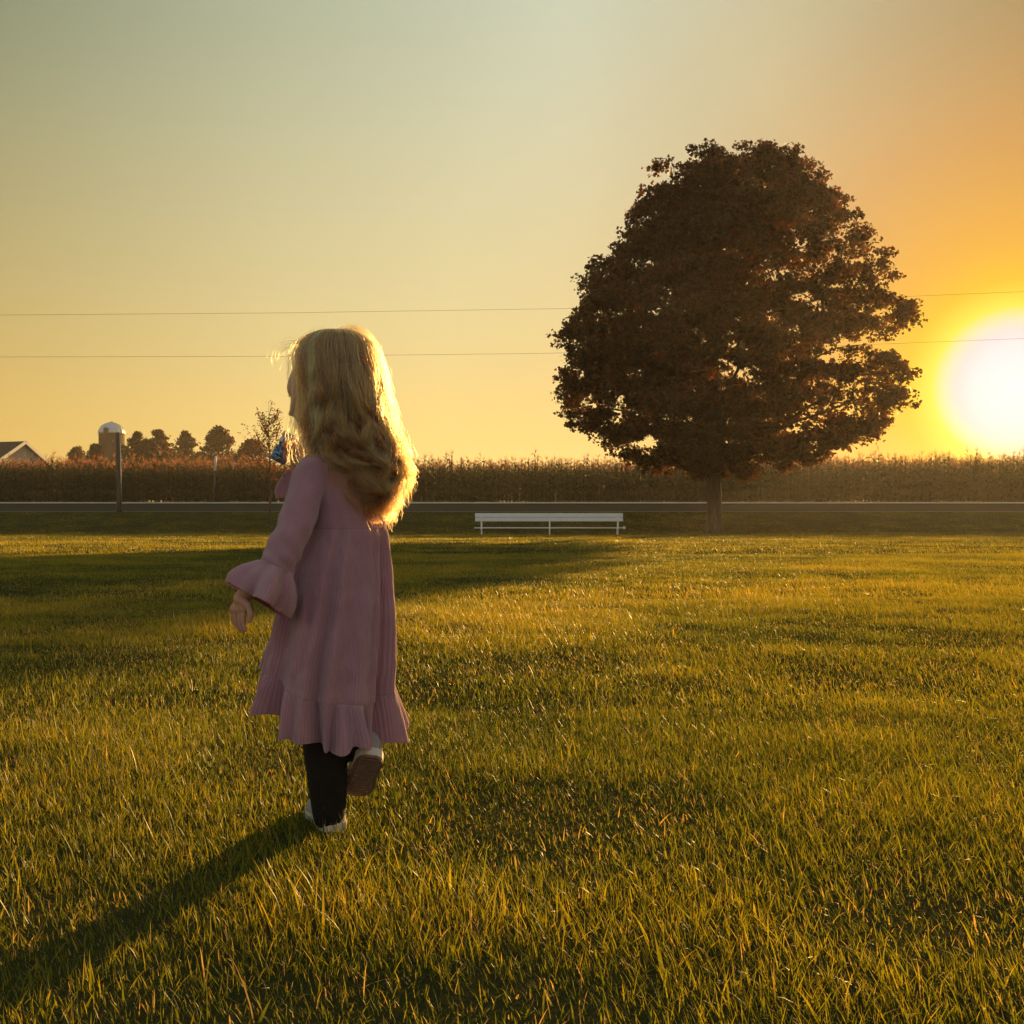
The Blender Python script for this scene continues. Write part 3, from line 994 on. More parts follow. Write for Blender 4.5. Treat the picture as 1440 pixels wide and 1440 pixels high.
def build_body():
    mb = MB()
    P = lambda px, row, y: W(px, row, y)
    # trunk and neck
    mb.capsules([P(482, 880, 2.12), P(482, 830, 2.12), P(478, 770, 2.12), P(474, 710, 2.12), P(470, 665, 2.13), P(466, 640, 2.13)],
                [0.070, 0.068, 0.066, 0.068, 0.062, 0.045], 20)
    mb.capsules([P(466, 640, 2.13), P(465, 590, 2.12)], [0.034, 0.032], 16)
    # shoulders
    mb.capsules([P(440, 657, 2.055), P(470, 645, 2.13), P(500, 655, 2.20)], [0.022, 0.036, 0.022], 14)
    # near (left) arm
    mb.capsules([P(440, 660, 2.05), P(424, 705, 2.02), P(410, 748, 2.00), P(385, 785, 1.985), P(352, 828, 1.975), P(340, 842, 1.975)],
                [0.022, 0.022, 0.021, 0.020, 0.0165, 0.0165], 14)
    # far (right) arm bent up to the mouth
    mb.capsules([P(500, 660, 2.2), P(462, 715, 2.25), P(428, 712, 2.27), P(421, 662, 2.24), P(417, 634, 2.22)],
                [0.022, 0.022, 0.022, 0.018, 0.016], 14)
    # legs
    mb.capsules([P(466, 885, 2.095), P(458, 985, 2.085), P(455, 1030, 2.075), P(459, 1085, 2.08), P(463, 1140, 2.09), P(460, 1155, 2.095)],
                [0.052, 0.042, 0.037, 0.036, 0.026, 0.026], 16)
    mb.capsules([P(502, 885, 2.17), P(500, 970, 2.19), P(503, 1000, 2.19), P(510, 1040, 2.10), P(512, 1056, 2.085)],
                [0.052, 0.042, 0.036, 0.027, 0.020], 16)
    # near hand: palm seen edge on, fingers hanging, slightly curled
    wr = P(340, 840, 1.975)
    for k, (dy, bx) in enumerate(((-0.014, 343), (-0.006, 338.5), (0.003, 333.5), (0.011, 329))):
        b = P(bx, 858 - abs(k - 1.5), 1.975 + dy)
        mb.capsules([wr + Vector((0, dy * .6, 0)), b], [0.0105, 0.0088], 10)
        L = (0.9, 1.0, 0.95, 0.78)[k]
        j1 = P(bx - 1 - k * .3, 858 + 12 * L, 1.975 + dy * 1.15)
        j2 = P(bx - .5 + k * .3, 858 + 22 * L, 1.975 + dy * 1.2)
        j3 = P(bx + 2 + k * 1.2, 858 + 31 * L, 1.975 + dy * 1.2)
        mb.capsules([b, j1, j2, j3], [0.0062, 0.0054, 0.0048, 0.0038], 10)
    mb.capsules([wr + Vector((.002, -.012, -.004)), P(350, 852, 1.955), P(353, 864, 1.950), P(351, 873, 1.950)], [0.0105, 0.0075, 0.0060, 0.0048], 10)
    # far hand: fingers closed round the pouch
    pr = P(417, 632, 2.22)
    for k, dr in enumerate((-8, -3, 2, 7)):
        b = P(410, 626 + dr, 2.215)
        mb.capsules([pr + Vector((0, 0, -dr * .0008)), b, P(402, 628 + dr, 2.20), P(397, 632 + dr, 2.185), P(401, 635 + dr, 2.172)],
                    [0.011, 0.0075, 0.0065, 0.006, 0.0048], 10)
    mb.capsules([pr + Vector((-.004, -.01, .008)), P(409, 621, 2.195), P(403, 622, 2.175), P(399, 627, 2.166)], [0.010, 0.008, 0.0068, 0.0055], 10)
    # head
    nu, nv = 120, 90
    fw = Vector((-math.cos(R(24)), math.sin(R(24)), -0.10)).normalized()
    up = Vector((0, 0, 1)); up = (up - fw * up.dot(fw)).normalized()
    lf = up.cross(fw)
    hc = P(464, 555, 2.12)
    V, Fc = [], []
    ga = lambda x, c, s: math.exp(-((x - c) / s) ** 2)
    for i in range(nv + 1):
        ph = math.pi * i / nv
        for j in range(nu):
            th = 2 * math.pi * j / nu
            f, l, u = math.sin(ph) * math.cos(th), math.sin(ph) * math.sin(th), math.cos(ph)
            x, y_, z = f * 0.086, l * 0.065, u * (0.110 if u > 0 else 0.090)
            if f > 0:
                x *= 1 + 0.06 * f
                jaw = max(0, -u - 0.2)
                y_ *= 1 - 0.35 * jaw
            else:
                x *= 1.0 + 0.04 * -f
                if u < -0.3:
                    x *= 1 - 0.5 * (-u - 0.3)
            d = 0
            if f > 0.1:
                d += 0.009 * ga(z, 0.030, 0.034) * ga(y_, 0, 0.045)                       # forehead
                nz = 0.0205 * (np.interp(z, [-0.036, -0.032, -0.027, -0.020, -0.010, 0.002, 0.012], [0, 0.62, 1, 0.80, 0.42, 0.12, 0]))
                d += nz * ga(y_, 0, 0.0095 + 0.004 * ga(z, -0.026, 0.01))                  # nose
                d -= 0.0065 * (ga(y_, 0.028, 0.014) + ga(y_, -0.028, 0.014)) * ga(z, 0.002, 0.012)   # sockets
                d -= 0.0095 * ga(z, -0.006, 0.014) * ga(y_, 0, 0.03)                          # bridge
                d += 0.0055 * (ga(y_, 0.032, 0.02) + ga(y_, -0.032, 0.02)) * ga(z, -0.032, 0.02)     # cheeks
                d += 0.0065 * ga(z, -0.046, 0.0050) * ga(y_, 0, 0.016)                      # upper lip
                d += 0.0060 * ga(z, -0.057, 0.0050) * ga(y_, 0, 0.013)                      # lower lip
                d -= 0.0030 * ga(z, -0.0515, 0.0020) * ga(y_, 0, 0.018)
                d -= 0.0035 * ga(z, -0.066, 0.005) * ga(y_, 0, 0.02)
                d += 0.012 * ga(z, -0.080, 0.012) * ga(y_, 0, 0.018)                       # chin
            x += d
            V.append(hc + fw * x + lf * y_ + up * z)
    for i in range(nv):
        for j in range(nu):
            a, b = i * nu + j, i * nu + (j + 1) % nu
            Fc.append((a, a + nu, b + nu, b))
    mb.add(V, Fc)
    for sg in (-1, 1):                                                     # ears
        c = hc + lf * (0.064 * sg) - fw * 0.006 - up * 0.008
        pts = [c + up * (0.024 * math.cos(t_)) - fw * (0.013 * math.sin(t_)) + lf * sg * 0.005 for t_ in np.linspace(-0.3, 3.5, 9)]
        mb.capsules(pts, [0.0045] * 9, 8)
        mb.ball(c - up * .012, 0.008, 8, 6)
    body = mb.build('body', skin_m, girl)
    remesh(body, 0.0018, 3)
    eye_m = mat('eye_white', (0.75, 0.72, 0.70), 0.15, 0.6, 10, noise_amt=0.05)
    iris_m = mat('iris', (0.10, 0.13, 0.16), 0.15, 0.6, 60, noise_amt=0.3)
    lash_m = mat('lash', (0.06, 0.035, 0.02), 0.7, 0.2, 10)
    for sg in (-1, 1):
        c = hc + fw * 0.0645 + lf * (0.027 * sg) + up * 0.001
        e = MB(); e.ball(c, 0.0115, 16, 10); eo = e.build('eye', eye_m, girl, smooth=True)
        e = MB(); e.ball(c + fw * 0.0062 + lf * .001 * sg, 0.0060, 14, 8); e.build('iris', iris_m, eo, smooth=True)
        e = MB()
        for k in range(9):
            q = (k - 4) / 4
            s_ = c + fw * (0.0105 - 0.003 * q * q) + lf * (0.010 * q) + up * (0.006 - 0.003 * q * q)
            e.tube([s_, s_ + fw * 0.003 + lf * 0.001 * q - up * .001, s_ + fw * 0.0055 + lf * 0.002 * q + up * 0.001], [0.0005, 0.0004, 0.0002], 5)
        e.build('lash', lash_m, eo)
    lip_m = mat('lip', (0.50, 0.20, 0.17), 0.4, 0.4, 40, noise_amt=0.1)
    return hc, fw, lf, up
hc, hfw, hlf, hup = build_body()

# leggings: one garment over both legs
mb = MB()
mb.capsules([W(482, 865, 2.12), W(482, 830, 2.12)], [0.074, 0.070], 20)
mb.capsules([W(466, 885, 2.095), W(458, 985, 2.085), W(456, 1040, 2.075), W(460, 1090, 2.08), W(463, 1145, 2.088)], [0.056, 0.048, 0.045, 0.041, 0.034], 18)
mb.capsules([W(502, 885, 2.17), W(500, 970, 2.19), W(503, 1000, 2.19), W(510, 1036, 2.10), W(512, 1058, 2.085)], [0.056, 0.047, 0.042, 0.036, 0.032], 18)
lg = mb.build('leggings', legging_m, girl)
remesh(lg, 0.004, 4)

# ---- shoes: local frame: x along the foot (heel 0 .. toe L), y sideways, z up from the sole plane
def shoe(label, M):
    L = 0.155
    ss = np.linspace(0, 1, 26)
    hw = lambda s: 0.0285 * (np.interp(s, [0, .04, .12, .3, .5, .72, .88, .96, 1], [.35, .72, .92, .95, .94, 1.12, 1.0, .68, .25]))
    hh = lambda s: np.interp(s, [0, .05, .2, .38, .55, .75, .92, 1], [.045, .056, .060, .056, .045, .034, .026, .014])
    n = 20
    V, Fc = [], []
    for s in ss:
        w, h = hw(s), hh(s)
        for k in range(n):
            a = 2 * math.pi * k / n
            y_ = w * math.copysign(abs(math.cos(a)) ** 0.8, math.cos(a))
            z = 0.016 + h * max(0, math.sin(a)) ** 0.75 - (0.004 if math.sin(a) < 0 else 0)
            V.append(M @ Vector((s * L, y_, z)))
    for i in range(len(ss) - 1):
        for k in range(n):
            a, b = i * n + k, i * n + (k + 1) % n
            Fc.append((a, b, b + n, a + n))
    Fc.append(tuple(range(n - 1, -1, -1))); Fc.append(tuple(range((len(ss) - 1) * n, len(ss) * n)))
    mb = MB(); mb.add(V, Fc)
    mb.ball(M @ Vector((0.034, 0, 0.062)), 0.030, 14, 8)
    s_ = mb.build('shoe', shoe_m, girl, smooth=True)
    if label: s_['label'] = label
    # midsole and outsole slabs follow the outline
    def slab(z0, z1, grow, name, m_, tread=False):
        out = [(s * L + (grow if s > .9 else (-grow if s < .1 else 0)), hw(s) + grow) for s in ss]
        ring = [(x, y_) for x, y_ in out] + [(x, -y_) for x, y_ in reversed(out)]
        nn = len(ring)
        b = MB()
        b.add([M @ Vector((x, y_, z0)) for x, y_ in ring] + [M @ Vector((x, y_, z1)) for x, y_ in ring],
              [(k, (k + 1) % nn, (k + 1) % nn + nn, k + nn) for k in range(nn)] + [tuple(range(nn - 1, -1, -1)), tuple(range(nn, 2 * nn))])
        if tread:
            for s in np.linspace(.06, .94, 17):
                w = hw(s) * 1.55
                b.v, b.f, b.n = b.v, b.f, b.n
                c = M @ Vector((s * L, 0, z0 - 0.0008))
                b.box(c, (L * 0.03, w, 0.003), M.to_3x3().normalized())
        return b.build(name, m_, s_)
    slab(0.003, 0.020, 0.0022, 'midsole', rubber_m)
    slab(-0.002, 0.0029, 0.001, 'outsole', tread_m, True)
    for k in range(4):
        b = MB()
        x = 0.062 + 0.011 * k
        zt = 0.016 + hh(x / L)
        b.tube([M @ Vector((x, -0.016, zt - .006)), M @ Vector((x + .002, 0, zt + 0.002)), M @ Vector((x, 0.016, zt - .006))], 0.0018, 6)
        b.build('lace', rubber_m, s_, smooth=True)

def frame(origin, fx, fz):
    fx = Vector(fx).normalized(); fz = Vector(fz); fz = (fz - fx * fz.dot(fx)).normalized(); fy = fz.cross(fx)
    m = Matrix((fx, fy, fz)).transposed().to_4x4()
    m.translation = origin
    return m
shoe('grey shoe standing in the grass', frame(Vector(((474 - 720) / F * 2.08, 2.066, 0.004)), (-0.42, 0.90, 0.0), (0, 0, 1)))
# raised foot: heel up, sole turned back to the viewer
heel, toe = W(523, 1062, 2.05), W(500, 1119, 2.16)
dirn = (toe - heel).normalized()
m_sh = frame(heel + Vector((0, -0.012, 0)), dirn, (-0.10, 0.8, 0.55))
shoe('raised shoe showing its tan sole and white rim', m_sh)

# ---- dress
def surf(name, pts, mt, parent, ribs, rows, closed=True, thick=0.0014):
    """pts (nv, nu, 3): garment surface with rib and row coordinates for the knit"""
    nv, nu = pts.shape[:2]
    v = pts.reshape(-1, 3)
    i = np.arange(nv - 1)[:, None] * nu
    j = np.arange(nu)[None]
    f = np.stack([(i + j).ravel(), (i + (j + 1) % nu).ravel(), (i + nu + (j + 1) % nu).ravel(), (i + nu + j).ravel()], -1)
    o = np_mesh(name, v, f, mt, parent, smooth=True,
                attrs={'rib': np.tile(np.where(np.arange(nu) <= nu / 2, np.arange(nu), nu - np.arange(nu)) / nu * ribs, nv), 'row': np.repeat(np.arange(nv) / nv * rows, nu)})
    s = o.modifiers.new('cloth', 'SOLIDIFY')
    s.thickness = thick
    s.offset = 0
    return o

def cyc(th, ks, vs_):
    """smooth periodic interpolation by angle in degrees"""
    ks = np.array(ks, float); vs_ = np.array(vs_, float)
    return np.interp(th % 360, np.concatenate([ks - 360, ks, ks + 360]), np.tile(vs_, 3))

NU = 420
th = np.arange(NU) / NU * 360.0
ct, st_ = np.cos(np.radians(th)), np.sin(np.radians(th))
mm = lambda row, y=GY: CAM_H - (row - HZ) / F * y
xx_ = lambda px, y=GY: (px - 720) / F * y
rg = np.random.default_rng(3)
# body of the dress: rows, left px, right px, depth half width
DR = np.array([(636, 448, 488, .036), (644, 430, 503, .060), (655, 421, 518, .084), (680, 420, 529, .086), (715, 425, 537, .083), (745, 429, 544, .081),
               (752, 428, 546, .083), (800, 408, 550, .094), (850, 394, 552, .104), (900, 384, 551, .113), (950, 374, 549, .122), (990, 366, 548, .128), (1060, 356, 548, .134)], float)
def ring_at(row):
    l = np.interp(row, DR[:, 0], DR[:, 1]); r_ = np.interp(row, DR[:, 0], DR[:, 2]); d = np.interp(row, DR[:, 0], DR[:, 3])
    return (xx_(l) + xx_(r_)) / 2, (xx_(r_) - xx_(l)) / 2, d
def smooth_cyc(a, w=9):
    k = np.ones(w) / w
    for _ in range(3):
        a = np.convolve(np.concatenate([a[-w:], a, a[:w]]), k, 'same')[w:-w]
    return a
seam = smooth_cyc(cyc(th, [0, 40, 90, 135, 160, 190, 225, 270, 315], [968, 930, 900, 870, 872, 925, 955, 990, 992]), 15)
hem = smooth_cyc(cyc(th, [0, 20, 45, 90, 135, 160, 178, 200, 225, 250, 270, 300, 325], [1046, 1020, 992, 968, 940, 942, 965, 992, 1012, 1040, 1054, 1058, 1048]), 13)
fold = sum(a_ * np.cos(np.radians(th) * k + p_) for k, a_, p_ in ((7, .5, .3), (11, .55, 2.0), (17, .45, 4.0), (23, .25, 1.0)))
fold2 = sum(a_ * np.cos(np.radians(th + 6 * np.sin(np.radians(3 * th))) * k + p_) for k, a_, p_ in ((8, .75, 2.2), (13, .55, 1.0), (21, .22, 3.0)))
fold2 = fold2 + 0.9 * np.cos(np.radians(th) * 27) * np.exp(-((th - 300) / 26) ** 2)
top_rows = np.concatenate([np.linspace(636, 745, 40)])
rows_pts = []
for rw in top_rows:
    cx_, a_, b_ = ring_at(rw)
    w = np.interp(rw, [660, 745], [0, 0.0015])
    rows_pts.append(np.stack([cx_ + (a_ + w * fold) * ct, GY + (b_ + w * fold) * st_, mm(rw, GY + b_ * st_ * np.interp(rw, [640, 745], [0, 1]))], -1))
bod = surf('dress', np.array(rows_pts), knit, girl, 130, 90)
rows_pts = []
NVS = 90
for k in range(NVS + 1):
    f = k / NVS
    rw = 744.6 + (seam - 744.6) * f
    cx_, a_, b_ = ring_at(rw)
    w = 0.0013 + 0.0115 * f ** 0.75
    w = w * (1 + 0.4 * np.cos(np.radians(th - 330)))
    lift = 0.0008 * math.exp(-f * 30)
    sag = 0.012 * f * np.exp(-((th - 120) / 50) ** 2)
    crease = (vnoise(th * 0.16 + 7, rw * 0.05 + 3) - 0.5) * 0.006 * f ** .5 + (vnoise(th * 0.5 + 7, rw * 0.09 + 30) - 0.5) * 0.002
    seamless = np.minimum(np.arange(NU), NU - np.arange(NU)) / 12.0
    crease = crease * np.clip(seamless, 0, 1)
    yy = GY + b_ * st_
    rows_pts.append(np.stack([cx_ + (a_ + w * fold + lift + crease) * ct, GY + (b_ + w * fold + lift + crease) * st_, mm(rw, yy)], -1))
skirt = surf('skirt', np.array(rows_pts), knit, bod, 170, 170)
base_ring = np.array(rows_pts[-1])
rows_pts = []
NVR = 34
flare = 0.010 + 0.010 * np.exp(-((((th - 200 + 180) % 360) - 180) / 32) ** 2) + 0.018 * np.exp(-((((th - 30 + 180) % 360) - 180) / 34) ** 2) + 0.020 * np.exp(-((((th - 150 + 180) % 360) - 180) / 28) ** 2)
for k in range(NVR + 1):
    f = k / NVR
    rw = seam + (hem - seam) * f
    out = 0.002 * math.exp(-f * 20) + flare * f ** 0.75
    wv_ = 0.020 * f ** 0.55 * fold2
    rad_ = out + wv_ - 0.0015
    tw = 0.006 * f * np.sin(np.radians(th) * 12 + 1)
    x = base_ring[:, 0] + rad_ * ct - tw * st_
    y_ = base_ring[:, 1] + rad_ * 0.9 * st_ + tw * ct
    z = mm(rw, GY + (ring_at(rw)[2] + out) * st_) + 0.0045 * f ** 2 * np.roll(fold2, 6) + 0.004 * f ** 2 * np.cos(np.radians(th) * 9 + 2)
    rows_pts.append(np.stack([x, y_, z], -1))
surf('ruffle', np.array(rows_pts), knit, bod, 240, 60)

def tube_surf(path, rads, nu, ph=0.0, ell=None, wave=None):
    """tube along path; rads per point (two semi-axes); wave(k, th) radial offset"""
    path = [Vector(p) for p in path]
    out, upv = [], Vector((0, -1, 0))
    a = np.arange(nu) / nu * 2 * math.pi
    for i, p in enumerate(path):
        t_ = (path[min(i + 1, len(path) - 1)] - path[max(i - 1, 0)]).normalized()
        u_ = (upv - t_ * upv.dot(t_)).normalized()
        s_ = t_.cross(u_)
        w = wave(i / (len(path) - 1), a) if wave else 0
        r1, r2 = rads[i]
        P_ = np.array(p)[None] + np.outer((r1 + w) * np.cos(a), np.array(u_)) + np.outer((r2 + w) * np.sin(a), np.array(s_))
        out.append(P_)
    return np.array(out)

def resample(P_, Rr, n):
    P_ = np.array([tuple(p) for p in P_]); Rr = np.array(Rr)
    t_ = np.linspace(0, 1, len(P_)); q = np.linspace(0, 1, n)
    def cub(y_):
        m_ = np.gradient(y_, t_)
        i = np.clip(np.searchsorted(t_, q, 'right') - 1, 0, len(t_) - 2)
        h = t_[i + 1] - t_[i]; s_ = (q - t_[i]) / h
        return (2 * s_ ** 3 - 3 * s_ ** 2 + 1) * y_[i] + (s_ ** 3 - 2 * s_ ** 2 + s_) * h * m_[i] + (-2 * s_ ** 3 + 3 * s_ ** 2) * y_[i + 1] + (s_ ** 3 - s_ ** 2) * h * m_[i + 1]
    return np.stack([cub(P_[:, k]) for k in range(3)], -1), np.stack([cub(Rr[:, k]) for k in range(2)], -1)

def wrinkle(f, a):
    return 0.0016 * np.sin(3 * a + 40 * f) * f + 0.0012 * np.sin(2 * a - 26 * f)
# near sleeve
sp = [W(456, 645, 2.07), W(440, 664, 2.055), W(428, 700, 2.035), W(414, 742, 2.01), W(398, 776, 1.995), W(388, 800, 1.985)]
sr = [(.022, .022), (.033, .034), (.0325, .035), (.031, .0345), (.030, .034), (.031, .033)]
p_, r_ = resample(sp, sr, 60)
sleeve = surf('sleeve', tube_surf(p_, r_, 120, wave=wrinkle), knit, bod, 64, 90)
cp = [W(389, 798, 1.985), W(381, 815, 1.98), W(372, 832, 1.975), W(364, 845, 1.97)]
cr = [(.032, .033), (.050, .053), (.055, .063), (.052, .060)]
p_, r_ = resample(cp, cr, 26)
def cuffw(f, a):
    return 0.021 * f ** 0.55 * (np.cos(3 * a + 1.2) * 0.4 + 0.75 * np.cos(5 * a + 0.5 + 0.8 * f) + 0.4 * np.cos(8 * a + 2)) + 0.002 * math.exp(-f * 14)
surf('cuff_ruffle', tube_surf(p_, r_, 200, wave=cuffw), knit, sleeve, 96, 24)
# far sleeve, bent up in front of the chest
sp = [W(492, 655, 2.19), W(478, 690, 2.225), W(455, 714, 2.25), W(432, 708, 2.27), W(424, 682, 2.26), W(420, 664, 2.25)]
sr = [(.034, .034), (.036, .036), (.034, .034), (.034, .032), (.032, .031), (.033, .03)]
p_, r_ = resample(sp, sr, 50)
sleeve2 = surf('sleeve', tube_surf(p_, r_, 100, wave=wrinkle), knit, bod, 64, 90)
cp = [W(420, 666, 2.25), W(422, 680, 2.26), W(424, 694, 2.265)]
cr = [(.034, .031), (.044, .040), (.050, .042)]
p_, r_ = resample(cp, cr, 20)
surf('cuff_ruffle', tube_surf(p_, r_, 160, wave=cuffw), knit, sleeve2, 96, 24)

# ---- hair
def hair_mat():
    m = bpy.data.materials.new('blond_hair')
    m.use_nodes = True
    t = m.node_tree
    t.nodes.remove(t.nodes['Principled BSDF'])
    h = nd(t, 'ShaderNodeBsdfHairPrincipled')
    h.model = 'CHIANG'
    h.parametrization = 'COLOR'
    a = nd(t, 'ShaderNodeAttribute', attribute_name='shade')
    c = ramp(t, a.outputs['Fac'], [(0, (0.09, 0.024, 0.009)), (0.5, (0.46, 0.145, 0.038)), (1, (0.76, 0.35, 0.10))], 'LINEAR')
    t.links.new(c, h.inputs['Color'])
    h.inputs['Roughness'].default_value = 0.35
    h.inputs['Radial Roughness'].default_value = 0.45
    t.links.new(h.outputs[0], t.nodes['Material Output'].inputs[0])
    return m
hair_m = hair_mat()

HS = np.array([(464, 462, 486, .012), (467, 448, 500, .035), (474, 432, 514, .055), (486, 418, 526, .070), (505, 413, 533, .086), (530, 417, 539, .096), (560, 420, 545, .100),
               (590, 419, 552, .098), (620, 416, 562, .094), (645, 421, 571, .090), (670, 440, 572, .088), (695, 455, 564, .086), (722, 478, 550, .080)], float)
def shell(row, theta, rho):
    l = np.interp(row, HS[:, 0], HS[:, 1]); r_ = np.interp(row, HS[:, 0], HS[:, 2]); d = np.interp(row, HS[:, 0], HS[:, 3])
    cx_ = (xx_(l) + xx_(r_)) / 2; a_ = (xx_(r_) - xx_(l)) / 2
    return cx_ + a_ * rho * np.cos(theta), GY - 0.004 + d * rho * np.sin(theta)

def make_hair():
    rg = np.random.default_rng(8)
    NC, NS, NP = 170, 17000, 44
    # clumps hang all round except over the face (face looks to about 156 degrees)
    cth = np.radians(206 + rg.random(NC) * 266)                 # 192 .. 474 (=114)
    cend = np.interp(np.degrees(cth), [206, 216, 228, 245, 262, 285, 320, 360, 400, 440, 474], [608, 616, 628, 648, 674, 694, 706, 694, 684, 670, 640]) + rg.normal(0, 15, NC)
    cph = rg.uniform(0, 2 * math.pi, NC); cwl = rg.uniform(34, 90, NC) * rg.choice([-1, 1], NC); cshade = np.clip(rg.normal(.48, .42, NC), 0, 1)
    camp = rg.uniform(0.5, 1.3, NC)
    crho = 1.02 - 0.30 * rg.random(NC) ** 1.2
    k = rg.integers(0, NC, NS)
    dth = rg.normal(0, 0.10, NS); drho = rg.normal(0, 0.045, NS)
    root = 464 + 62 * rg.random(NS) ** 1.2
    inner = rg.random(NS) < 0.35
    root = np.where(inner, root + 30, root)
    end = cend[k] + rg.normal(0, 8, NS)
    f = np.linspace(0, 1, NP)[None]
    row = root[:, None] + (end - root)[:, None] * f
    conv = 1 - (0.50 + 0.42 * rg.random((NS, 1))) * np.clip((row - 500) / 120, 0, 1)               # strands gather into locks lower down
    sway = 0.10 * np.sin(row / 42 + cph[k][:, None])
    theta = cth[k][:, None] + dth[:, None] * conv + sway * np.clip((row - 520) / 120, 0, 1)
    rho = crho[k][:, None] + drho[:, None] * conv - 0.10 * inner[:, None]
    rho = np.minimum(rho, 1.03 + 0.05 * rg.random((NS, 1)) ** 3)
    # locks lie over and under each other and drift sideways
    lk = cph[k][:, None]
    rho = rho + (0.018 * np.sin(row / 15.0 + lk) + 0.024 * np.sin(row / 31.0 + 2.3 * lk)) * np.clip((row - 478) / 50, 0, 1)
    theta = theta + 0.07 * np.sin(row / 23.0 + 3.1 * lk) * np.clip((row - 485) / 70, 0, 1)
    x, y_ = shell(row, theta, rho)
    z = mm(row)
    # curls grow towards the tips
    amp = 0.0022 * np.clip((row - 480) / 80, 0, 1) + 0.0085 * np.clip((row - 565) / 90, 0, 1) ** 1.1 * camp[k][:, None]
    cang = 2 * math.pi * row / cwl[k][:, None] + cph[k][:, None] + rg.normal(0, 0.25, (NS, 1))
    x = x + amp * np.cos(cang); y_ = y_ + amp * np.sin(cang); z = z + amp * 0.3 * np.sin(cang + 1)
    jit = 0.0013 * np.cumsum(rg.normal(0, 1, (NS, NP)), 1) * f
    x = x + jit
    P_ = np.stack([x, y_, z], -1)
    sh = np.clip(cshade[k] + rg.normal(0, .15, NS), 0, 1)
    # flyaway strands standing off the outline, caught by the sun
    NF = 1300
    ft = np.radians(rg.choice([330, 350, 10, 25, 300, 196, 250], NF) + rg.normal(0, 14, NF))
    r0 = 466 + 190 * rg.random(NF) ** 1.3; L = rg.uniform(25, 85, NF)
    row = r0[:, None] + L[:, None] * f
    rho = 0.98 + (0.02 + 0.20 * rg.random(NF)[:, None] ** 2) * np.sin(f * math.pi * rg.uniform(.5, 1.1, NF)[:, None])
    x, y_ = shell(row, ft[:, None] + 0.2 * f * rg.normal(0, 1, NF)[:, None], rho)
    z = mm(row) + 0.010 * np.sin(f * 3 + rg.uniform(0, 6, NF)[:, None]) * rg.uniform(0, 1, NF)[:, None]
    curl = rg.uniform(0, 0.017, NF)[:, None] * np.clip((row - 560) / 80, 0, 1)
    ca = rg.uniform(6, 12, NF)[:, None] * f + rg.uniform(0, 6, NF)[:, None]
    F1 = np.stack([x + curl * np.cos(ca), y_, z + curl * np.sin(ca)], -1)
    # raised wisps: over the crown to the right, and off the brow to the left
    W1 = []
    for _ in range(110):
        t0 = rg.normal(0, 1, 2)
        c = [(468 + t0[0] * 7, 474), (492 + t0[0] * 5, 463 + t0[1] * 3), (514 + t0[0] * 5, 470 + t0[1] * 4), (530 + t0[0] * 4, 500 + t0[1] * 4), (541 + t0[0] * 5, 545 + t0[1] * 8)]
        W1.append((c, GY + rg.normal(0, .015)))
    for _ in range(22):
        q = rg.uniform(0, 1); w_ = rg.normal(0, 1, 2)
        c = [(436 - 18 * q, 478 + 24 * q), (418 - 10 * q + w_[0] * 3, 476 + 18 * q + w_[1] * 3), (398 + w_[0] * 4 + 4 * q, 484 + 14 * q + w_[1] * 3), (388 + w_[0] * 5 + 6 * q, 494 + 14 * q + w_[1] * 5), (394 + w_[0] * 8, 508 + w_[1] * 6)]
        W1.append((c, GY + 0.03 + rg.normal(0, .012)))
    F2 = []
    for c, yy in W1:
        c = np.array(c); q = np.linspace(0, 1, NP); tt = np.linspace(0, 1, 5)
        co = [np.polyfit(tt, c[:, i], 3) for i in (0, 1)]
        px, rw = np.polyval(co[0], q), np.polyval(co[1], q)
        F2.append(np.stack([(px - 720) / F * yy, np.full(NP, yy), CAM_H - (rw - HZ) / F * yy], -1))
    P_all = np.concatenate([P_, F1, np.array(F2)])
    n = len(P_all)
    hc_ = bpy.data.hair_curves.new('hair')
    hc_.add_curves([NP] * n)
    hc_.attributes['position'].data.foreach_set('vector', P_all.astype(np.float32).ravel())
    rad = np.full((n, NP), 0.00034); rad[NS:] = 0.00022
    rad *= np.linspace(1, 0.45, NP)[None]
    ra = hc_.attributes.get('radius') or hc_.attributes.new('radius', 'FLOAT', 'POINT')
    ra.data.foreach_set('value', rad.astype(np.float32).ravel())
    sa = hc_.attributes.new('shade', 'FLOAT', 'CURVE')
    sa.data.foreach_set('value', np.concatenate([sh, np.full(n - NS, .9)]).astype(np.float32))
    hc_.materials.append(hair_m)
    o = bpy.data.objects.new('hair', hc_)
    link(o, girl)
make_hair()

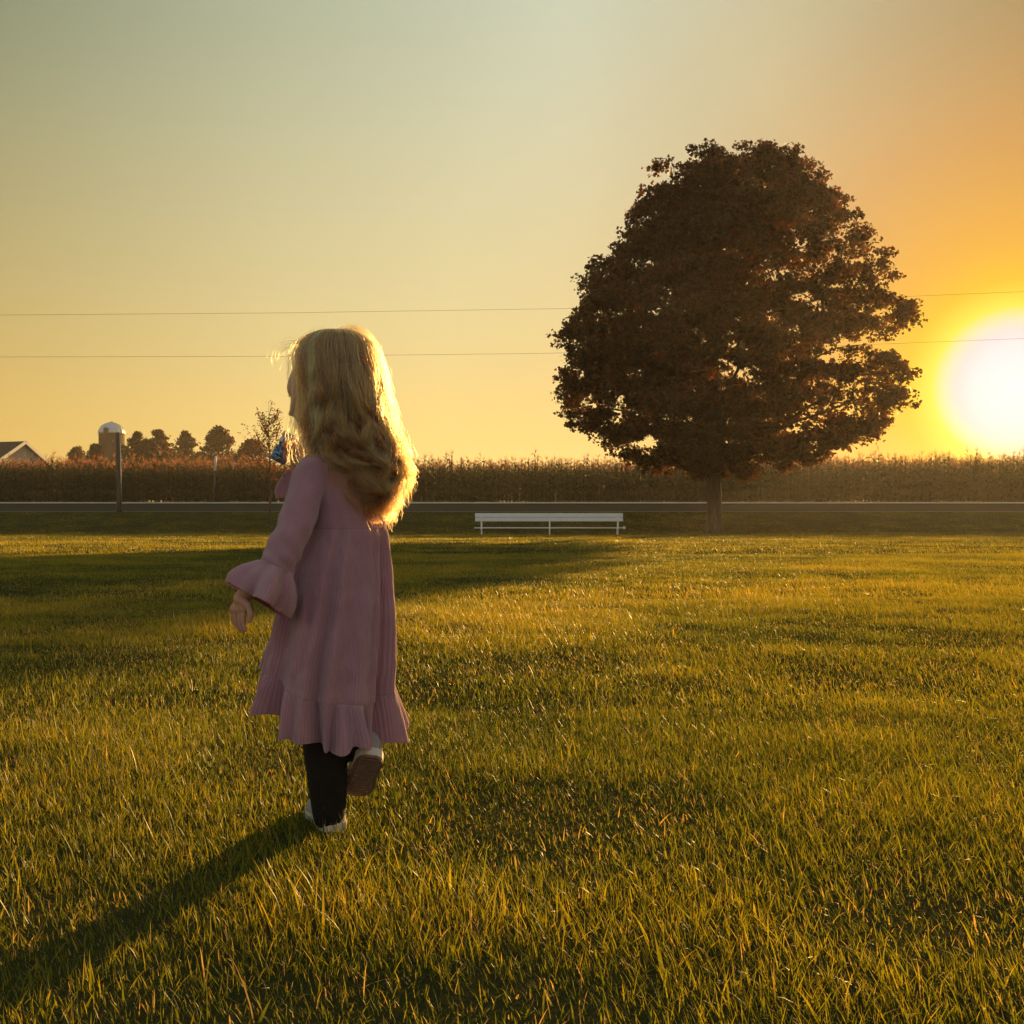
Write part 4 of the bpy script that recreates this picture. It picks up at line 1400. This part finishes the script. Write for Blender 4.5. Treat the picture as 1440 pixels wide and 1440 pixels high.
# ---- foil pouch held at her mouth
def pouch():
    foil_b = mat('blue_foil', (0.16, 0.30, 0.55), 0.22, 0.7, 25, second=(0.35, 0.42, 0.50), metallic=0.75, bump=0.5, bump_scale=60)
    foil_s = mat('silver_foil', (0.75, 0.80, 0.85), 0.22, 0.7, 40, noise_amt=0.2, metallic=0.8, bump=0.4, bump_scale=60)
    rg = np.random.default_rng(4)
    c = W(398, 632, 2.185)
    root = empty('foil_pouch', W(394, 651, 2.185))
    tag(root, 'crumpled shiny blue foil snack pouch held up to the girl\'s mouth', 'pouch')
    a0, a1 = W(389, 649, 2.185), W(405, 618, 2.185)
    ax = (a1 - a0).normalized(); sd = Vector((0, 1, 0)).cross(ax).normalized(); dp = Vector((0, 1, 0))
    L = (a1 - a0).length
    V, n, m_ = [], 28, 16
    for i in range(m_ + 1):
        f = i / m_
        th_ = 0.0125 * math.sin(math.pi * min(max(f * 0.92 + 0.04, 0), 1)) ** 0.6 * (1 - .25 * f)
        hwid = 0.019 + 0.003 * math.sin(f * 5) - 0.006 * f
        for k in range(n):
            a = 2 * math.pi * k / n
            cr = 0.0022 * math.sin(5 * a + 9 * f) + 0.0016 * rg.normal()
            V.append(a0.lerp(a1, f) + sd * (math.cos(a) * (hwid * .75) + cr) + dp * (math.sin(a) * (th_ + .004) + cr))
    Fc = [(i * n + k, i * n + (k + 1) % n, (i + 1) * n + (k + 1) % n, (i + 1) * n + k) for i in range(m_) for k in range(n)]
    Fc += [tuple(range(n - 1, -1, -1)), tuple(range(m_ * n, (m_ + 1) * n))]
    mb = MB(); mb.add(V, Fc); mb.build('pouch_body', foil_b, root)
    # silver crimped top strip folded over
    b0, b1 = W(398, 622, 2.172), W(408, 609, 2.19)
    mb = MB()
    V = []
    for i in range(7):
        f = i / 6
        for k in range(9):
            q = k / 8 - .5
            V.append(b0.lerp(b1, f) + sd * (q * 0.024) + dp * (0.003 * math.sin(k * 1.6 + i) + .004 * math.sin(f * 5)))
    mb.add(V, [(i * 9 + k, i * 9 + k + 1, i * 9 + k + 10, i * 9 + k + 9) for i in range(6) for k in range(8)])
    o = mb.build('pouch_top', foil_s, root)
    s = o.modifiers.new('t', 'SOLIDIFY'); s.thickness = 0.0012
pouch()

# ------------------------------------------------------------------ golden evening haze
hm = bpy.data.materials.new('haze')
hm.use_nodes = True
ht = hm.node_tree
ht.nodes.remove(ht.nodes['Principled BSDF'])
pv = nd(ht, 'ShaderNodeVolumePrincipled')
pv.inputs['Color'].default_value = (1.0, 0.93, 0.85, 1)
pv.inputs['Density'].default_value = 0.00038
pv.inputs['Anisotropy'].default_value = 0.5
ht.links.new(pv.outputs[0], ht.nodes['Material Output'].inputs['Volume'])
mb = MB()
mb.box((0, 0, 10.5), (840, 840, 25))
hz_ = mb.build('haze', hm)
tag(hz_, 'thin golden haze in the evening air', kind='stuff')
